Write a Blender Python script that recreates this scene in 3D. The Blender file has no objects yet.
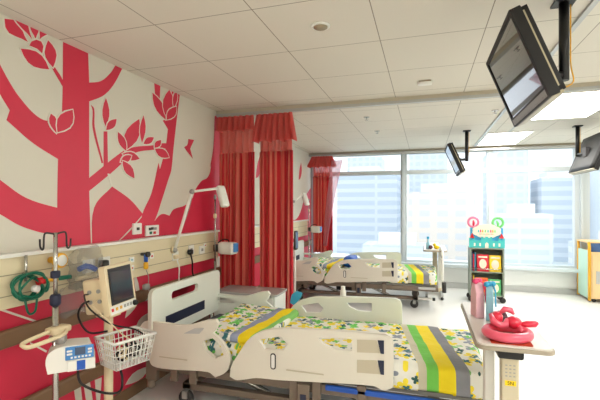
import bpy, bmesh, math, random
from mathutils import Vector, Matrix, noise
from mathutils.geometry import tessellate_polygon
random.seed(7)
PI = math.pi
sc = bpy.context.scene
col = sc.collection

# ------------------------------------------------------------ materials
def lin(c):
    return tuple(((v/255)/12.92 if v/255 <= .04045 else ((v/255+.055)/1.055)**2.4) for v in c) + (1,)
def mat(name, rgb, rough=.5, metal=0., emit=0., ecol=(255, 252, 246), bump=0., bscale=30., coat=0., trans=0., alpha=1., var=0., sub=0.):
    m = bpy.data.materials.new(name); m.use_nodes = True
    nt = m.node_tree; b = nt.nodes['Principled BSDF']
    b.inputs['Base Color'].default_value = lin(rgb)
    b.inputs['Roughness'].default_value = rough
    b.inputs['Metallic'].default_value = metal
    b.inputs['Coat Weight'].default_value = coat
    b.inputs['Transmission Weight'].default_value = trans
    b.inputs['Alpha'].default_value = alpha
    if emit:
        b.inputs['Emission Color'].default_value = lin(ecol or rgb)
        b.inputs['Emission Strength'].default_value = emit
    if bump or var:
        tc = nt.nodes.new('ShaderNodeTexCoord')
        n = nt.nodes.new('ShaderNodeTexNoise'); n.inputs['Scale'].default_value = bscale; n.inputs['Detail'].default_value = 4
        nt.links.new(tc.outputs['Object'], n.inputs['Vector'])
        if bump:
            bp = nt.nodes.new('ShaderNodeBump'); bp.inputs['Strength'].default_value = bump; bp.inputs['Distance'].default_value = .01
            nt.links.new(n.outputs['Fac'], bp.inputs['Height']); nt.links.new(bp.outputs['Normal'], b.inputs['Normal'])
        if var:
            mx = nt.nodes.new('ShaderNodeMix'); mx.data_type = 'RGBA'
            c = lin(rgb); mx.inputs['A'].default_value = tuple(v*(1-var) for v in c[:3])+(1,)
            mx.inputs['B'].default_value = tuple(min(1, v*(1+var)) for v in c[:3])+(1,)
            nt.links.new(n.outputs['Fac'], mx.inputs['Factor']); nt.links.new(mx.outputs['Result'], b.inputs['Base Color'])
    return m
def thin(name, rgb, op, rough=.1):
    """thin clear film or pane: part see-through, part glossy"""
    m = bpy.data.materials.new(name); m.use_nodes = True; nt = m.node_tree
    b = nt.nodes['Principled BSDF']; out = nt.nodes['Material Output']
    b.inputs['Base Color'].default_value = lin(rgb); b.inputs['Roughness'].default_value = rough
    if rough > .05:
        n = nt.nodes.new('ShaderNodeTexNoise'); n.inputs['Scale'].default_value = 34; n.inputs['Distortion'].default_value = 2.
        bp = nt.nodes.new('ShaderNodeBump'); bp.inputs['Strength'].default_value = 1.; bp.inputs['Distance'].default_value = .03
        nt.links.new(n.outputs[0], bp.inputs['Height']); nt.links.new(bp.outputs[0], b.inputs['Normal'])
    t = nt.nodes.new('ShaderNodeBsdfTransparent'); mx = nt.nodes.new('ShaderNodeMixShader'); mx.inputs[0].default_value = op
    nt.links.new(t.outputs[0], mx.inputs[1]); nt.links.new(b.outputs[0], mx.inputs[2]); nt.links.new(mx.outputs[0], out.inputs[0])
    return m
def cloth(name, rgb, tr=.35, op=1., rough=.7):
    m = bpy.data.materials.new(name); m.use_nodes = True; nt = m.node_tree
    out = nt.nodes['Material Output']; b = nt.nodes['Principled BSDF']
    b.inputs['Base Color'].default_value = lin(rgb); b.inputs['Roughness'].default_value = rough
    b.inputs['Sheen Weight'].default_value = .3
    t = nt.nodes.new('ShaderNodeBsdfTranslucent'); t.inputs[0].default_value = lin(rgb)
    mx = nt.nodes.new('ShaderNodeMixShader'); mx.inputs[0].default_value = tr
    nt.links.new(b.outputs[0], mx.inputs[1]); nt.links.new(t.outputs[0], mx.inputs[2])
    last = mx
    if op < 1:
        tp = nt.nodes.new('ShaderNodeBsdfTransparent'); m2 = nt.nodes.new('ShaderNodeMixShader'); m2.inputs[0].default_value = op
        nt.links.new(tp.outputs[0], m2.inputs[1]); nt.links.new(mx.outputs[0], m2.inputs[2]); last = m2
    nt.links.new(last.outputs[0], out.inputs[0])
    return m

def fold_light_cloth(name, c1, c2, tr):  # vertical bands paint fold highlights and shade into the cloth colour
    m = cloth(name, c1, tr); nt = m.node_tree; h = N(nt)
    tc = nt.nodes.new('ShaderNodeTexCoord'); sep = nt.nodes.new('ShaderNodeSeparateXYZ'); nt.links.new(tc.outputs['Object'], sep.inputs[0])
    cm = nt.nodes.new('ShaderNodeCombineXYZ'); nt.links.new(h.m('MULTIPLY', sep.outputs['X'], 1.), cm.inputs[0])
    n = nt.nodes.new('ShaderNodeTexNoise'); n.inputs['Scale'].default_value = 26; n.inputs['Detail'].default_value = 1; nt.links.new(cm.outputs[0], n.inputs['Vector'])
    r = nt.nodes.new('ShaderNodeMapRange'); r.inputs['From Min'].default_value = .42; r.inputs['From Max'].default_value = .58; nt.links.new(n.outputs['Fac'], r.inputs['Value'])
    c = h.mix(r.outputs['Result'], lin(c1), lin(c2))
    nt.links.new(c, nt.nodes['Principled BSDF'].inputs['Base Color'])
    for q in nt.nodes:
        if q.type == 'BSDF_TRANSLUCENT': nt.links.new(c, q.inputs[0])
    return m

class N:
    """small helper for math node chains"""
    def __init__(s, nt): s.nt = nt
    def m(s, op, a, b=None, c=None):
        n = s.nt.nodes.new('ShaderNodeMath'); n.operation = op
        for i, v in enumerate((a, b, c)):
            if v is None: continue
            if isinstance(v, (int, float)): n.inputs[i].default_value = v
            else: s.nt.links.new(v, n.inputs[i])
        return n.outputs[0]
    def mix(s, f, a, b):
        n = s.nt.nodes.new('ShaderNodeMix'); n.data_type = 'RGBA'
        s.nt.links.new(f, n.inputs['Factor'])
        for k, v in (('A', a), ('B', b)):
            if isinstance(v, tuple): n.inputs[k].default_value = v
            else: s.nt.links.new(v, n.inputs[k])
        return n.outputs['Result']

def quilt_material(name, stripes, blend_x=None, scale=9.):
    """white printed cotton with four-petal flowers and cross stripes; stripes = [(x0, x1, rgb, slant)]"""
    m = bpy.data.materials.new(name); m.use_nodes = True; nt = m.node_tree; h = N(nt)
    b = nt.nodes['Principled BSDF']; b.inputs['Roughness'].default_value = .8
    tc = nt.nodes.new('ShaderNodeTexCoord'); sep = nt.nodes.new('ShaderNodeSeparateXYZ')
    nt.links.new(tc.outputs['Object'], sep.inputs[0])
    # unfold the sides: v runs over y and on down z
    v = h.m('SUBTRACT', sep.outputs['Y'], sep.outputs['Z'])
    cmb = nt.nodes.new('ShaderNodeCombineXYZ'); nt.links.new(sep.outputs['X'], cmb.inputs[0]); nt.links.new(v, cmb.inputs[1])
    colr = lin((238, 238, 228))
    for k, (sc_, r_, cols) in enumerate(((scale*.8, .46, [(246, 222, 40), (110, 205, 95), (246, 226, 60), (150, 158, 172)]),
                                         (scale*1.15, .38, [(45, 95, 90), (120, 200, 90), (60, 120, 130), (250, 225, 60)]))):
        off = nt.nodes.new('ShaderNodeVectorMath'); off.operation = 'MULTIPLY_ADD'
        nt.links.new(cmb.outputs[0], off.inputs[0]); off.inputs[1].default_value = (sc_, sc_, 0); off.inputs[2].default_value = (3.3*k+1.1, 1.7*k, 0)
        vo = nt.nodes.new('ShaderNodeTexVoronoi'); vo.voronoi_dimensions = '2D'; vo.inputs['Scale'].default_value = 1.; vo.inputs['Randomness'].default_value = .7
        nt.links.new(off.outputs[0], vo.inputs['Vector'])
        d = nt.nodes.new('ShaderNodeVectorMath'); d.operation = 'SUBTRACT'
        nt.links.new(off.outputs[0], d.inputs[0]); nt.links.new(vo.outputs['Position'], d.inputs[1])
        s2 = nt.nodes.new('ShaderNodeSeparateXYZ'); nt.links.new(d.outputs[0], s2.inputs[0])
        sc3 = nt.nodes.new('ShaderNodeSeparateColor'); nt.links.new(vo.outputs['Color'], sc3.inputs[0])
        ang = h.m('ARCTAN2', s2.outputs[1], s2.outputs[0])
        ang = h.m('ADD', ang, h.m('MULTIPLY', sc3.outputs[1], 3.))
        pet = h.m('ABSOLUTE', h.m('COSINE', h.m('MULTIPLY', ang, 2.)))
        rad = h.m('MULTIPLY', h.m('ADD', h.m('MULTIPLY', pet, .62), .38), r_)
        f = h.m('LESS_THAN', vo.outputs['Distance'], rad)
        if k: f = h.m('MULTIPLY', f, h.m('GREATER_THAN', sc3.outputs[2], .25))
        rp = nt.nodes.new('ShaderNodeValToRGB'); rp.color_ramp.interpolation = 'CONSTANT'
        el = rp.color_ramp.elements; el[0].color = lin(cols[0]); el[1].position = .3; el[1].color = lin(cols[1])
        for p_, c_ in ((.55, cols[2]), (.8, cols[3])): e = el.new(p_); e.color = lin(c_)
        nt.links.new(sc3.outputs[0], rp.inputs[0])
        colr = h.mix(f, colr, rp.outputs[0])
    for x0, x1, rgb, slant in stripes:
        xx = h.m('SUBTRACT', sep.outputs['X'], h.m('MULTIPLY', sep.outputs['Y'], slant))
        f = h.m('MULTIPLY', h.m('GREATER_THAN', xx, x0), h.m('LESS_THAN', xx, x1))
        colr = h.mix(f, colr, lin(rgb))
    nt.links.new(colr, b.inputs['Base Color'])
    n = nt.nodes.new('ShaderNodeTexNoise'); n.inputs['Scale'].default_value = 14; nt.links.new(tc.outputs['Object'], n.inputs['Vector'])
    bp = nt.nodes.new('ShaderNodeBump'); bp.inputs['Strength'].default_value = .5; bp.inputs['Distance'].default_value = .02
    nt.links.new(n.outputs[0], bp.inputs['Height']); nt.links.new(bp.outputs[0], b.inputs['Normal'])
    return m

def ceiling_material():
    m = bpy.data.materials.new('ceiling tiles'); m.use_nodes = True; nt = m.node_tree; h = N(nt)
    b = nt.nodes['Principled BSDF']; b.inputs['Roughness'].default_value = .6
    tc = nt.nodes.new('ShaderNodeTexCoord'); sep = nt.nodes.new('ShaderNodeSeparateXYZ'); nt.links.new(tc.outputs['Object'], sep.inputs[0])
    def joint(o, off):
        q = h.m('FRACT', h.m('DIVIDE', h.m('ADD', o, off), .625))
        q = h.m('MINIMUM', q, h.m('SUBTRACT', 1., q))
        return h.m('LESS_THAN', q, .0045)
    j = h.m('MAXIMUM', joint(sep.outputs['X'], -.725+6.25), joint(sep.outputs['Y'], -2.02+6.25))
    c = h.mix(j, lin((220, 215, 202)), lin((140, 132, 116)))
    nt.links.new(c, b.inputs['Base Color'])
    return m

M = dict(
    wall=mat('wall cream paint', (222, 218, 205), .7, bump=.05, bscale=60),
    mural_red=mat('mural red vinyl', (214, 46, 76), .45, var=.12, bscale=3),
    mural_white=mat('mural white vinyl', (228, 224, 212), .5),
    ceil=ceiling_material(), beam=mat('beam beige', (196, 188, 170), .6), alu=mat('aluminium', (190, 192, 192), .35, .7),
    floor=mat('floor white vinyl', (240, 241, 238), .2, var=.02, bscale=2.),
    win_frame=mat('window frame grey', (205, 215, 220), .4), sill=mat('sill white', (238, 240, 238), .5),
    glass=thin('window glass', (235, 245, 250), .05, .02),
    trunk=mat('trunking cream', (226, 214, 180), .45), trunk_line=mat('trunking seam', (160, 148, 120), .5),
    guard=mat('wall guard brown', (126, 98, 72), .5, var=.1, bscale=6),
    bed_white=mat('bed panel white', (236, 240, 230), .35), bed_cream=mat('bed rail cream', (228, 224, 210), .4),
    bed_recess=mat('bed rail recess', (198, 190, 166), .45), taupe=mat('bed frame taupe', (124, 110, 96), .45),
    navy=mat('navy plastic', (26, 34, 62), .5), blue=mat('blue plastic', (30, 90, 190), .45), steel=mat('steel', (190, 190, 186), .25, .9),
    black=mat('black plastic', (12, 12, 13), .45), dark=mat('dark grey rubber', (48, 46, 46), .6),
    tv=mat('tv black satin', (6, 6, 7), .55), screen=mat('tv glass', (8, 9, 12), .03, coat=1.), tvgrey=mat('tv back trim', (176, 166, 140), .35, .3),
    curtain=fold_light_cloth('curtain painted fold light', (226, 50, 66), (246, 158, 138), .45), curtain_edge=cloth('curtain edge crimson', (216, 18, 46), .3),  # drape stripe colours carry the painted light of its folds
    curtain_val=cloth('curtain valance', (234, 110, 104), .5), net=cloth('curtain net', (232, 112, 100), .5, .72), sheer=cloth('sheer', (250, 190, 200), .5, .45),
    white=mat('white plastic', (238, 238, 232), .35), cream=mat('cream plastic', (228, 212, 176), .4), grey=mat('grey plastic', (160, 160, 156), .45),
    locker_top=mat('locker top grey', (176, 178, 176), .25), locker=mat('locker white', (228, 230, 224), .4),
    green=mat('green tubing', (0, 110, 84), .35), yellow=mat('yellow plastic', (238, 178, 30), .4), red=mat('red plastic', (214, 30, 40), .4),
    film=thin('clear plastic film', (252, 250, 246), .26, .12), mon=mat('monitor display', (52, 46, 58), .08), lcd=mat('pump display', (70, 90, 120), .1), blue_lt=mat('pump keypad blue', (70, 140, 210), .4),
    table_top=mat('table laminate', (232, 229, 222), .3), table_edge=mat('table edge taupe', (166, 156, 138), .5), post=mat('table post', (206, 196, 168), .4),
    balloon=mat('pink balloon', (240, 96, 122), .3, coat=.4), balloon_red=mat('red balloon', (232, 48, 78), .3, coat=.4), balloon_green=mat('green balloon', (120, 214, 120), .3),
    balloon_pink=mat('pale pink balloon', (248, 130, 160), .3),
    paper_red=mat('red card', (196, 70, 40), .7), pink=mat('pink card', (250, 200, 212), .6), pink_dk=mat('pink bow', (242, 76, 130), .5), sky=mat('light blue card', (146, 196, 214), .6), sky_dk=mat('blue bow', (60, 176, 222), .5),
    paper=mat('white paper', (240, 240, 236), .6), label_y=mat('yellow label', (250, 216, 20), .6), plaid=mat('dark knitted', (90, 60, 70), .8, var=.4, bscale=90),
    case=mat('bookcase sage grey', (136, 146, 132), .5), teal=mat('castle teal', (70, 196, 196), .5), cloud=mat('cloud cream', (240, 232, 214), .6), castle_blue=mat('board blue', (60, 170, 220), .6),
    ply=mat('pale plywood', (226, 196, 146), .5), amber=mat('yellow wood edging', (226, 170, 40), .45), mint=mat('mint laminate', (186, 222, 204), .45), denim=mat('blue panel', (62, 96, 148), .6),
    lampglow=mat('light diffuser', (255, 250, 235), .5, emit=13.5), label_grey=mat('grey label', (190, 192, 190), .5),
)

# ------------------------------------------------------------ geometry helpers
def tess(outer, holes=()):
    loops = [[Vector((p[0], p[1], 0)) for p in outer]] + [[Vector((p[0], p[1], 0)) for p in hl] for hl in holes]
    flat = [v for l in loops for v in l]
    return flat, loops, tessellate_polygon(loops)
def curve_pts(pts, n=5, sharp=50):
    """closed outline: round the gentle bends, keep corners"""
    P = [Vector(p) for p in pts]; L = len(P); out = []
    def corner(i):
        a = P[i]-P[i-1]; b = P[(i+1) % L]-P[i]
        if a.length < 1e-6 or b.length < 1e-6: return True
        return math.degrees(a.angle(b)) > sharp
    C = [corner(i) for i in range(L)]
    for i in range(L):
        p0, p1, p2, p3 = P[i-1], P[i], P[(i+1) % L], P[(i+2) % L]
        d = (p2-p1).length
        t1 = (p2-p1) if C[i] else (p2-p0).normalized()*d
        t2 = (p2-p1) if C[(i+1) % L] else (p3-p1).normalized()*d
        if C[i] and C[(i+1) % L]: out.append(tuple(p1)); continue
        for k in range(n):
            t = k/n; a = 2*t**3-3*t**2+1; b = t**3-2*t**2+t; c = -2*t**3+3*t**2; e = t**3-t**2
            out.append(tuple(p1*a+t1*b+p2*c+t2*e))
    return out

class MB:
    def __init__(s, M_=None): s.bm = bmesh.new(); s.M = M_ or Matrix.Identity(4); s.mi = 0
    def v(s, p): return s.bm.verts.new(s.M @ Vector(p))
    def f(s, vs):
        try: fc = s.bm.faces.new(vs); fc.material_index = s.mi; return fc
        except ValueError: return None
    def box(s, a, b, R=None):
        x0, x1 = sorted((a[0], b[0])); y0, y1 = sorted((a[1], b[1])); z0, z1 = sorted((a[2], b[2]))
        c = Vector(((x0+x1)/2, (y0+y1)/2, (z0+z1)/2)); R = R or Matrix.Identity(3)
        q = [s.v(c+R @ (Vector((x, y, z))-c)) for z in (z0, z1) for x, y in ((x0, y0), (x1, y0), (x1, y1), (x0, y1))]
        for i in ((3, 2, 1, 0), (4, 5, 6, 7), (0, 1, 5, 4), (1, 2, 6, 5), (2, 3, 7, 6), (3, 0, 4, 7)): s.f([q[j] for j in i])
        return s
    def tube(s, pts, r, seg=8, closed=False, smooth=True):
        P = [Vector(p) for p in pts]; n = len(P); rs = r if isinstance(r, (list, tuple)) else [r]*n
        rings = []; up = None
        for i in range(n):
            if closed: t = (P[(i+1) % n]-P[i-1]).normalized()
            else: t = (P[min(i+1, n-1)]-P[max(i-1, 0)]).normalized()
            if up is None:
                up = Vector((0, 0, 1)) if abs(t.z) < .9 else Vector((1, 0, 0))
            u = (up-t*up.dot(t)); u = u.normalized() if u.length > 1e-4 else t.orthogonal().normalized(); up = u; w = t.cross(u)
            rings.append([s.v(P[i]+(u*math.cos(2*PI*k/seg)+w*math.sin(2*PI*k/seg))*rs[i]) for k in range(seg)])
        for i in range(n if closed else n-1):
            A, B = rings[i], rings[(i+1) % n]
            for k in range(seg):
                fc = s.f([A[k], A[(k+1) % seg], B[(k+1) % seg], B[k]])
                if fc: fc.smooth = smooth
        if not closed: s.f(rings[0][::-1]); s.f(rings[-1])
        return s
    def wire(s, pts, r, seg=7, n=6):
        P = [Vector(p) for p in pts]; P = [P[0]*2-P[1]]+P+[P[-1]*2-P[-2]]; out = []
        for i in range(1, len(P)-2):
            a, b, c, d = P[i-1:i+3]
            for k in range(n):
                u = k/n; out.append(.5*((2*b)+(c-a)*u+(2*a-5*b+4*c-d)*u*u+(3*b-a-3*c+d)*u**3))
        out.append(P[-2]); return s.tube(out, r, seg)
    def bar(s, p0, p1, r, seg=12): return s.tube([p0, p1], r, seg)
    def lathe(s, c, prof, seg=20, axis='z'):
        c = Vector(c); rings = []
        for r, h in prof:
            ring = []
            for k in range(seg):
                a = 2*PI*k/seg; q = (r*math.cos(a), r*math.sin(a), h)
                if axis == 'x': q = (h, r*math.cos(a), r*math.sin(a))
                if axis == 'y': q = (r*math.sin(a), h, r*math.cos(a))
                ring.append(s.v(c+Vector(q)))
            rings.append(ring)
        for A, B in zip(rings, rings[1:]):
            for k in range(seg):
                fc = s.f([A[k], A[(k+1) % seg], B[(k+1) % seg], B[k]])
                if fc: fc.smooth = True
        s.f(rings[0][::-1]); s.f(rings[-1]); return s
    def ball(s, c, r, seg=14, rz=None):
        rz = rz or r; n = 8
        return s.lathe(c, [(max(.0005, r*math.sin(PI*k/n)), -rz*math.cos(PI*k/n)) for k in range(n+1)], seg)
    def plate(s, outer, holes=(), t0=0., t1=.02, plane='xz', back_mi=None):
        """extrude a 2-D outline with holes; plane xz -> along y, yz -> along x, xy -> along z"""
        flat, loops, tris = tess(outer, holes)
        def P(q, t):
            return {'xz': (q[0], t, q[1]), 'yz': (t, q[0], q[1]), 'xy': (q[0], q[1], t)}[plane]
        A = [s.v(P(q, t0)) for q in flat]; B = [s.v(P(q, t1)) for q in flat]
        for t in tris: s.f([A[i] for i in t]); s.f([B[i] for i in reversed(t)])
        o = 0
        for l in loops:
            n = len(l)
            for i in range(n):
                j = (i+1) % n; s.f([A[o+i], A[o+j], B[o+j], B[o+i]])
            o += n
        return s
    def rbox(s, a, b, r, div=6, disp=None):
        """rounded block; disp(point, normal) -> offset"""
        a, b = Vector(a), Vector(b); c = (a+b)/2; h = (b-a)/2; dv = div if isinstance(div, tuple) else (div,)*3
        vs = {}
        def get(i, j, k):
            key = (i, j, k)
            if key not in vs:
                q = Vector((-1+2*i/dv[0], -1+2*j/dv[1], -1+2*k/dv[2]))
                p = Vector((q.x*h.x, q.y*h.y, q.z*h.z)); inn = Vector([max(-(h[m]-r), min(h[m]-r, p[m])) for m in range(3)])
                d = p-inn
                nrm = d.normalized() if d.length > 1e-9 else Vector((0, 0, 1))
                if d.length > 1e-9: p = inn+nrm*r if min(h) > r*.999 else p
                w = c+p
                if disp: w = w+disp(w, nrm)
                vs[key] = s.v(w)
            return vs[key]
        nx, ny, nz = dv
        def face(l):
            fc = s.f(l)
            if fc: fc.smooth = True
        for i in range(nx):
            for j in range(ny):
                face([get(i, j, nz), get(i+1, j, nz), get(i+1, j+1, nz), get(i, j+1, nz)]); face([get(i, j+1, 0), get(i+1, j+1, 0), get(i+1, j, 0), get(i, j, 0)])
        for i in range(nx):
            for k in range(nz):
                face([get(i, 0, k), get(i+1, 0, k), get(i+1, 0, k+1), get(i, 0, k+1)]); face([get(i, ny, k+1), get(i+1, ny, k+1), get(i+1, ny, k), get(i, ny, k)])
        for j in range(ny):
            for k in range(nz):
                face([get(0, j+1, k), get(0, j, k), get(0, j, k+1), get(0, j+1, k+1)]); face([get(nx, j, k), get(nx, j+1, k), get(nx, j+1, k+1), get(nx, j, k+1)])
        return s
    def build(s, name, m, parent=None, bevel=0., solid=0., drop_bottom=False):
        if drop_bottom:
            s.bm.normal_update(); bmesh.ops.delete(s.bm, geom=[f for f in s.bm.faces if f.normal.z < -.6], context='FACES')
        else: bmesh.ops.recalc_face_normals(s.bm, faces=s.bm.faces)
        me = bpy.data.meshes.new(name); s.bm.to_mesh(me); s.bm.free()
        for q in (m if isinstance(m, (list, tuple)) else [m]): me.materials.append(q)
        o = bpy.data.objects.new(name, me); col.objects.link(o)
        if parent:
            o.parent = parent
            o.matrix_parent_inverse = Matrix.Identity(4); o.location = -parent_origin(parent)
        if bevel:
            bv = o.modifiers.new('bevel', 'BEVEL'); bv.width = bevel; bv.segments = 2; bv.limit_method = 'ANGLE'; bv.angle_limit = math.radians(40)
        if solid:
            so = o.modifiers.new('solid', 'SOLIDIFY'); so.thickness = solid; so.offset = -1
        return o
def parent_origin(p):
    """world position of a parent; sub-parts sit under parts that already carry the offset"""
    v = Vector(p.location); q = p.parent
    while q: v = v+q.location; q = q.parent
    return v
def tag(o, label=None, cat=None, group=None, kind=None):
    if label: o['label'] = label
    if cat: o['category'] = cat
    if group: o['group'] = group
    if kind: o['kind'] = kind
    return o
def thing(name, loc, label, cat, group=None):
    o = bpy.data.objects.new(name, None); col.objects.link(o); o.location = loc; o.empty_display_size = .1
    return tag(o, label, cat, group)
def struct(o): o['kind'] = 'structure'; return o
def copy_tree(o, parent=None):
    c = o.copy(); col.objects.link(c); c.parent = parent
    for k, v in list(c.items()):
        pass
    for ch in list(o.children): copy_tree(ch, c)
    return c
def rect(x0, x1, y0, y1, r=0., n=4):
    if r <= 0: return [(x0, y0), (x1, y0), (x1, y1), (x0, y1)]
    o = []
    for cx, cy, a in ((x1-r, y0+r, -90), (x1-r, y1-r, 0), (x0+r, y1-r, 90), (x0+r, y0+r, 180)):
        for k in range(n+1):
            t = math.radians(a+90*k/n); o.append((cx+r*math.cos(t), cy+r*math.sin(t)))
    return o
def Rz(a): return Matrix.Rotation(a, 3, 'Z')
SKY = 1.2
EXPO = 0.6
MURAL_RED = [
  [(2.05, 2.598), (2.254, 2.598), (2.263, 2.393), (2.263, 2.267), (2.263, 1.726), (2.263, 1.635), (2.281, 1.205), (2.005, 1.216), (2.013, 1.832), (2.043, 2.153)],
  [(1.54, 2.485), (1.643, 2.312), (1.698, 2.229), (1.755, 2.161), (1.858, 2.079), (1.946, 2.064), (2.065, 2.145), (2.065, 1.986), (2.058, 1.811), (2.011, 1.832), (1.836, 1.91), (1.679, 2.014), (1.698, 2.073), (1.643, 2.15), (1.54, 2.33)],
  [(1.54, 1.745), (1.643, 1.674), (1.795, 1.578), (2.004, 1.519), (2.04, 1.519), (2.04, 1.346), (1.946, 1.357), (1.879, 1.371), (1.755, 1.417), (1.643, 1.485), (1.54, 1.547)],
  [(2.237, 2.387), (2.369, 2.437), (2.464, 2.526), (2.514, 2.598), (2.586, 2.598), (2.497, 2.45), (2.4, 2.344), (2.265, 2.265), (2.237, 2.258)],
  [(2.251, 1.718), (2.601, 1.961), (2.73, 2.01), (2.955, 2.055), (3.044, 2.085), (3.211, 2.11), (3.211, 2.068), (2.955, 2.016), (2.769, 1.975), (2.673, 1.926), (2.464, 1.773), (2.251, 1.627)],
  [(2.397, 2.077), (2.432, 2.083), (2.438, 1.831), (2.397, 1.815)],
  [(2.28, 2.243), (2.307, 2.222), (2.313, 2.089), (2.392, 1.847), (2.379, 1.841), (2.295, 2.081), (2.295, 2.205)],
  [(3.232, 2.598), (3.357, 2.598), (3.304, 2.334), (3.252, 2.051), (3.222, 1.866), (3.183, 1.787), (3.085, 1.593), (2.993, 1.421), (2.858, 1.25), (2.769, 1.242), (2.82, 1.458), (2.94, 1.642), (3.034, 1.91), (3.054, 1.851), (3.134, 2.05), (3.172, 2.234), (3.096, 2.298), (3.197, 2.343)],
  [(2.481, 1.676), (2.673, 1.582), (2.828, 1.462), (2.655, 1.336), (2.497, 1.245), (2.289, 1.238), (2.309, 1.518)],
  [(2.837, 1.454), (2.89, 1.502), (2.955, 1.538), (2.976, 1.431), (2.92, 1.232), (2.521, 1.24), (2.673, 1.33)],
  [(2.858, 1.24), (2.993, 1.408), (3.085, 1.458), (3.196, 1.44), (3.257, 1.497), (3.439, 1.534), (3.573, 1.601), (3.64, 1.701), (3.756, 1.794), (3.867, 1.833), (3.931, 1.903), (3.957, 2.021), (3.933, 1.962), (4.004, 2.186), (4.033, 2.536), (4.204, 2.598), (4.253, 0.943), (2.793, 1.067)],
  [(1.969, 2.401), (1.988, 2.413), (2.048, 2.346), (2.045, 2.31)],
  [(2.977, 2.598), (3.058, 2.598), (3.049, 2.479), (2.986, 2.511)],
  [(3.433, 2.106), (3.49, 2.14), (3.507, 2.197), (3.608, 2.203), (3.56, 2.14), (3.536, 2.104), (3.584, 2.012), (3.49, 2.066)],
]
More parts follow.
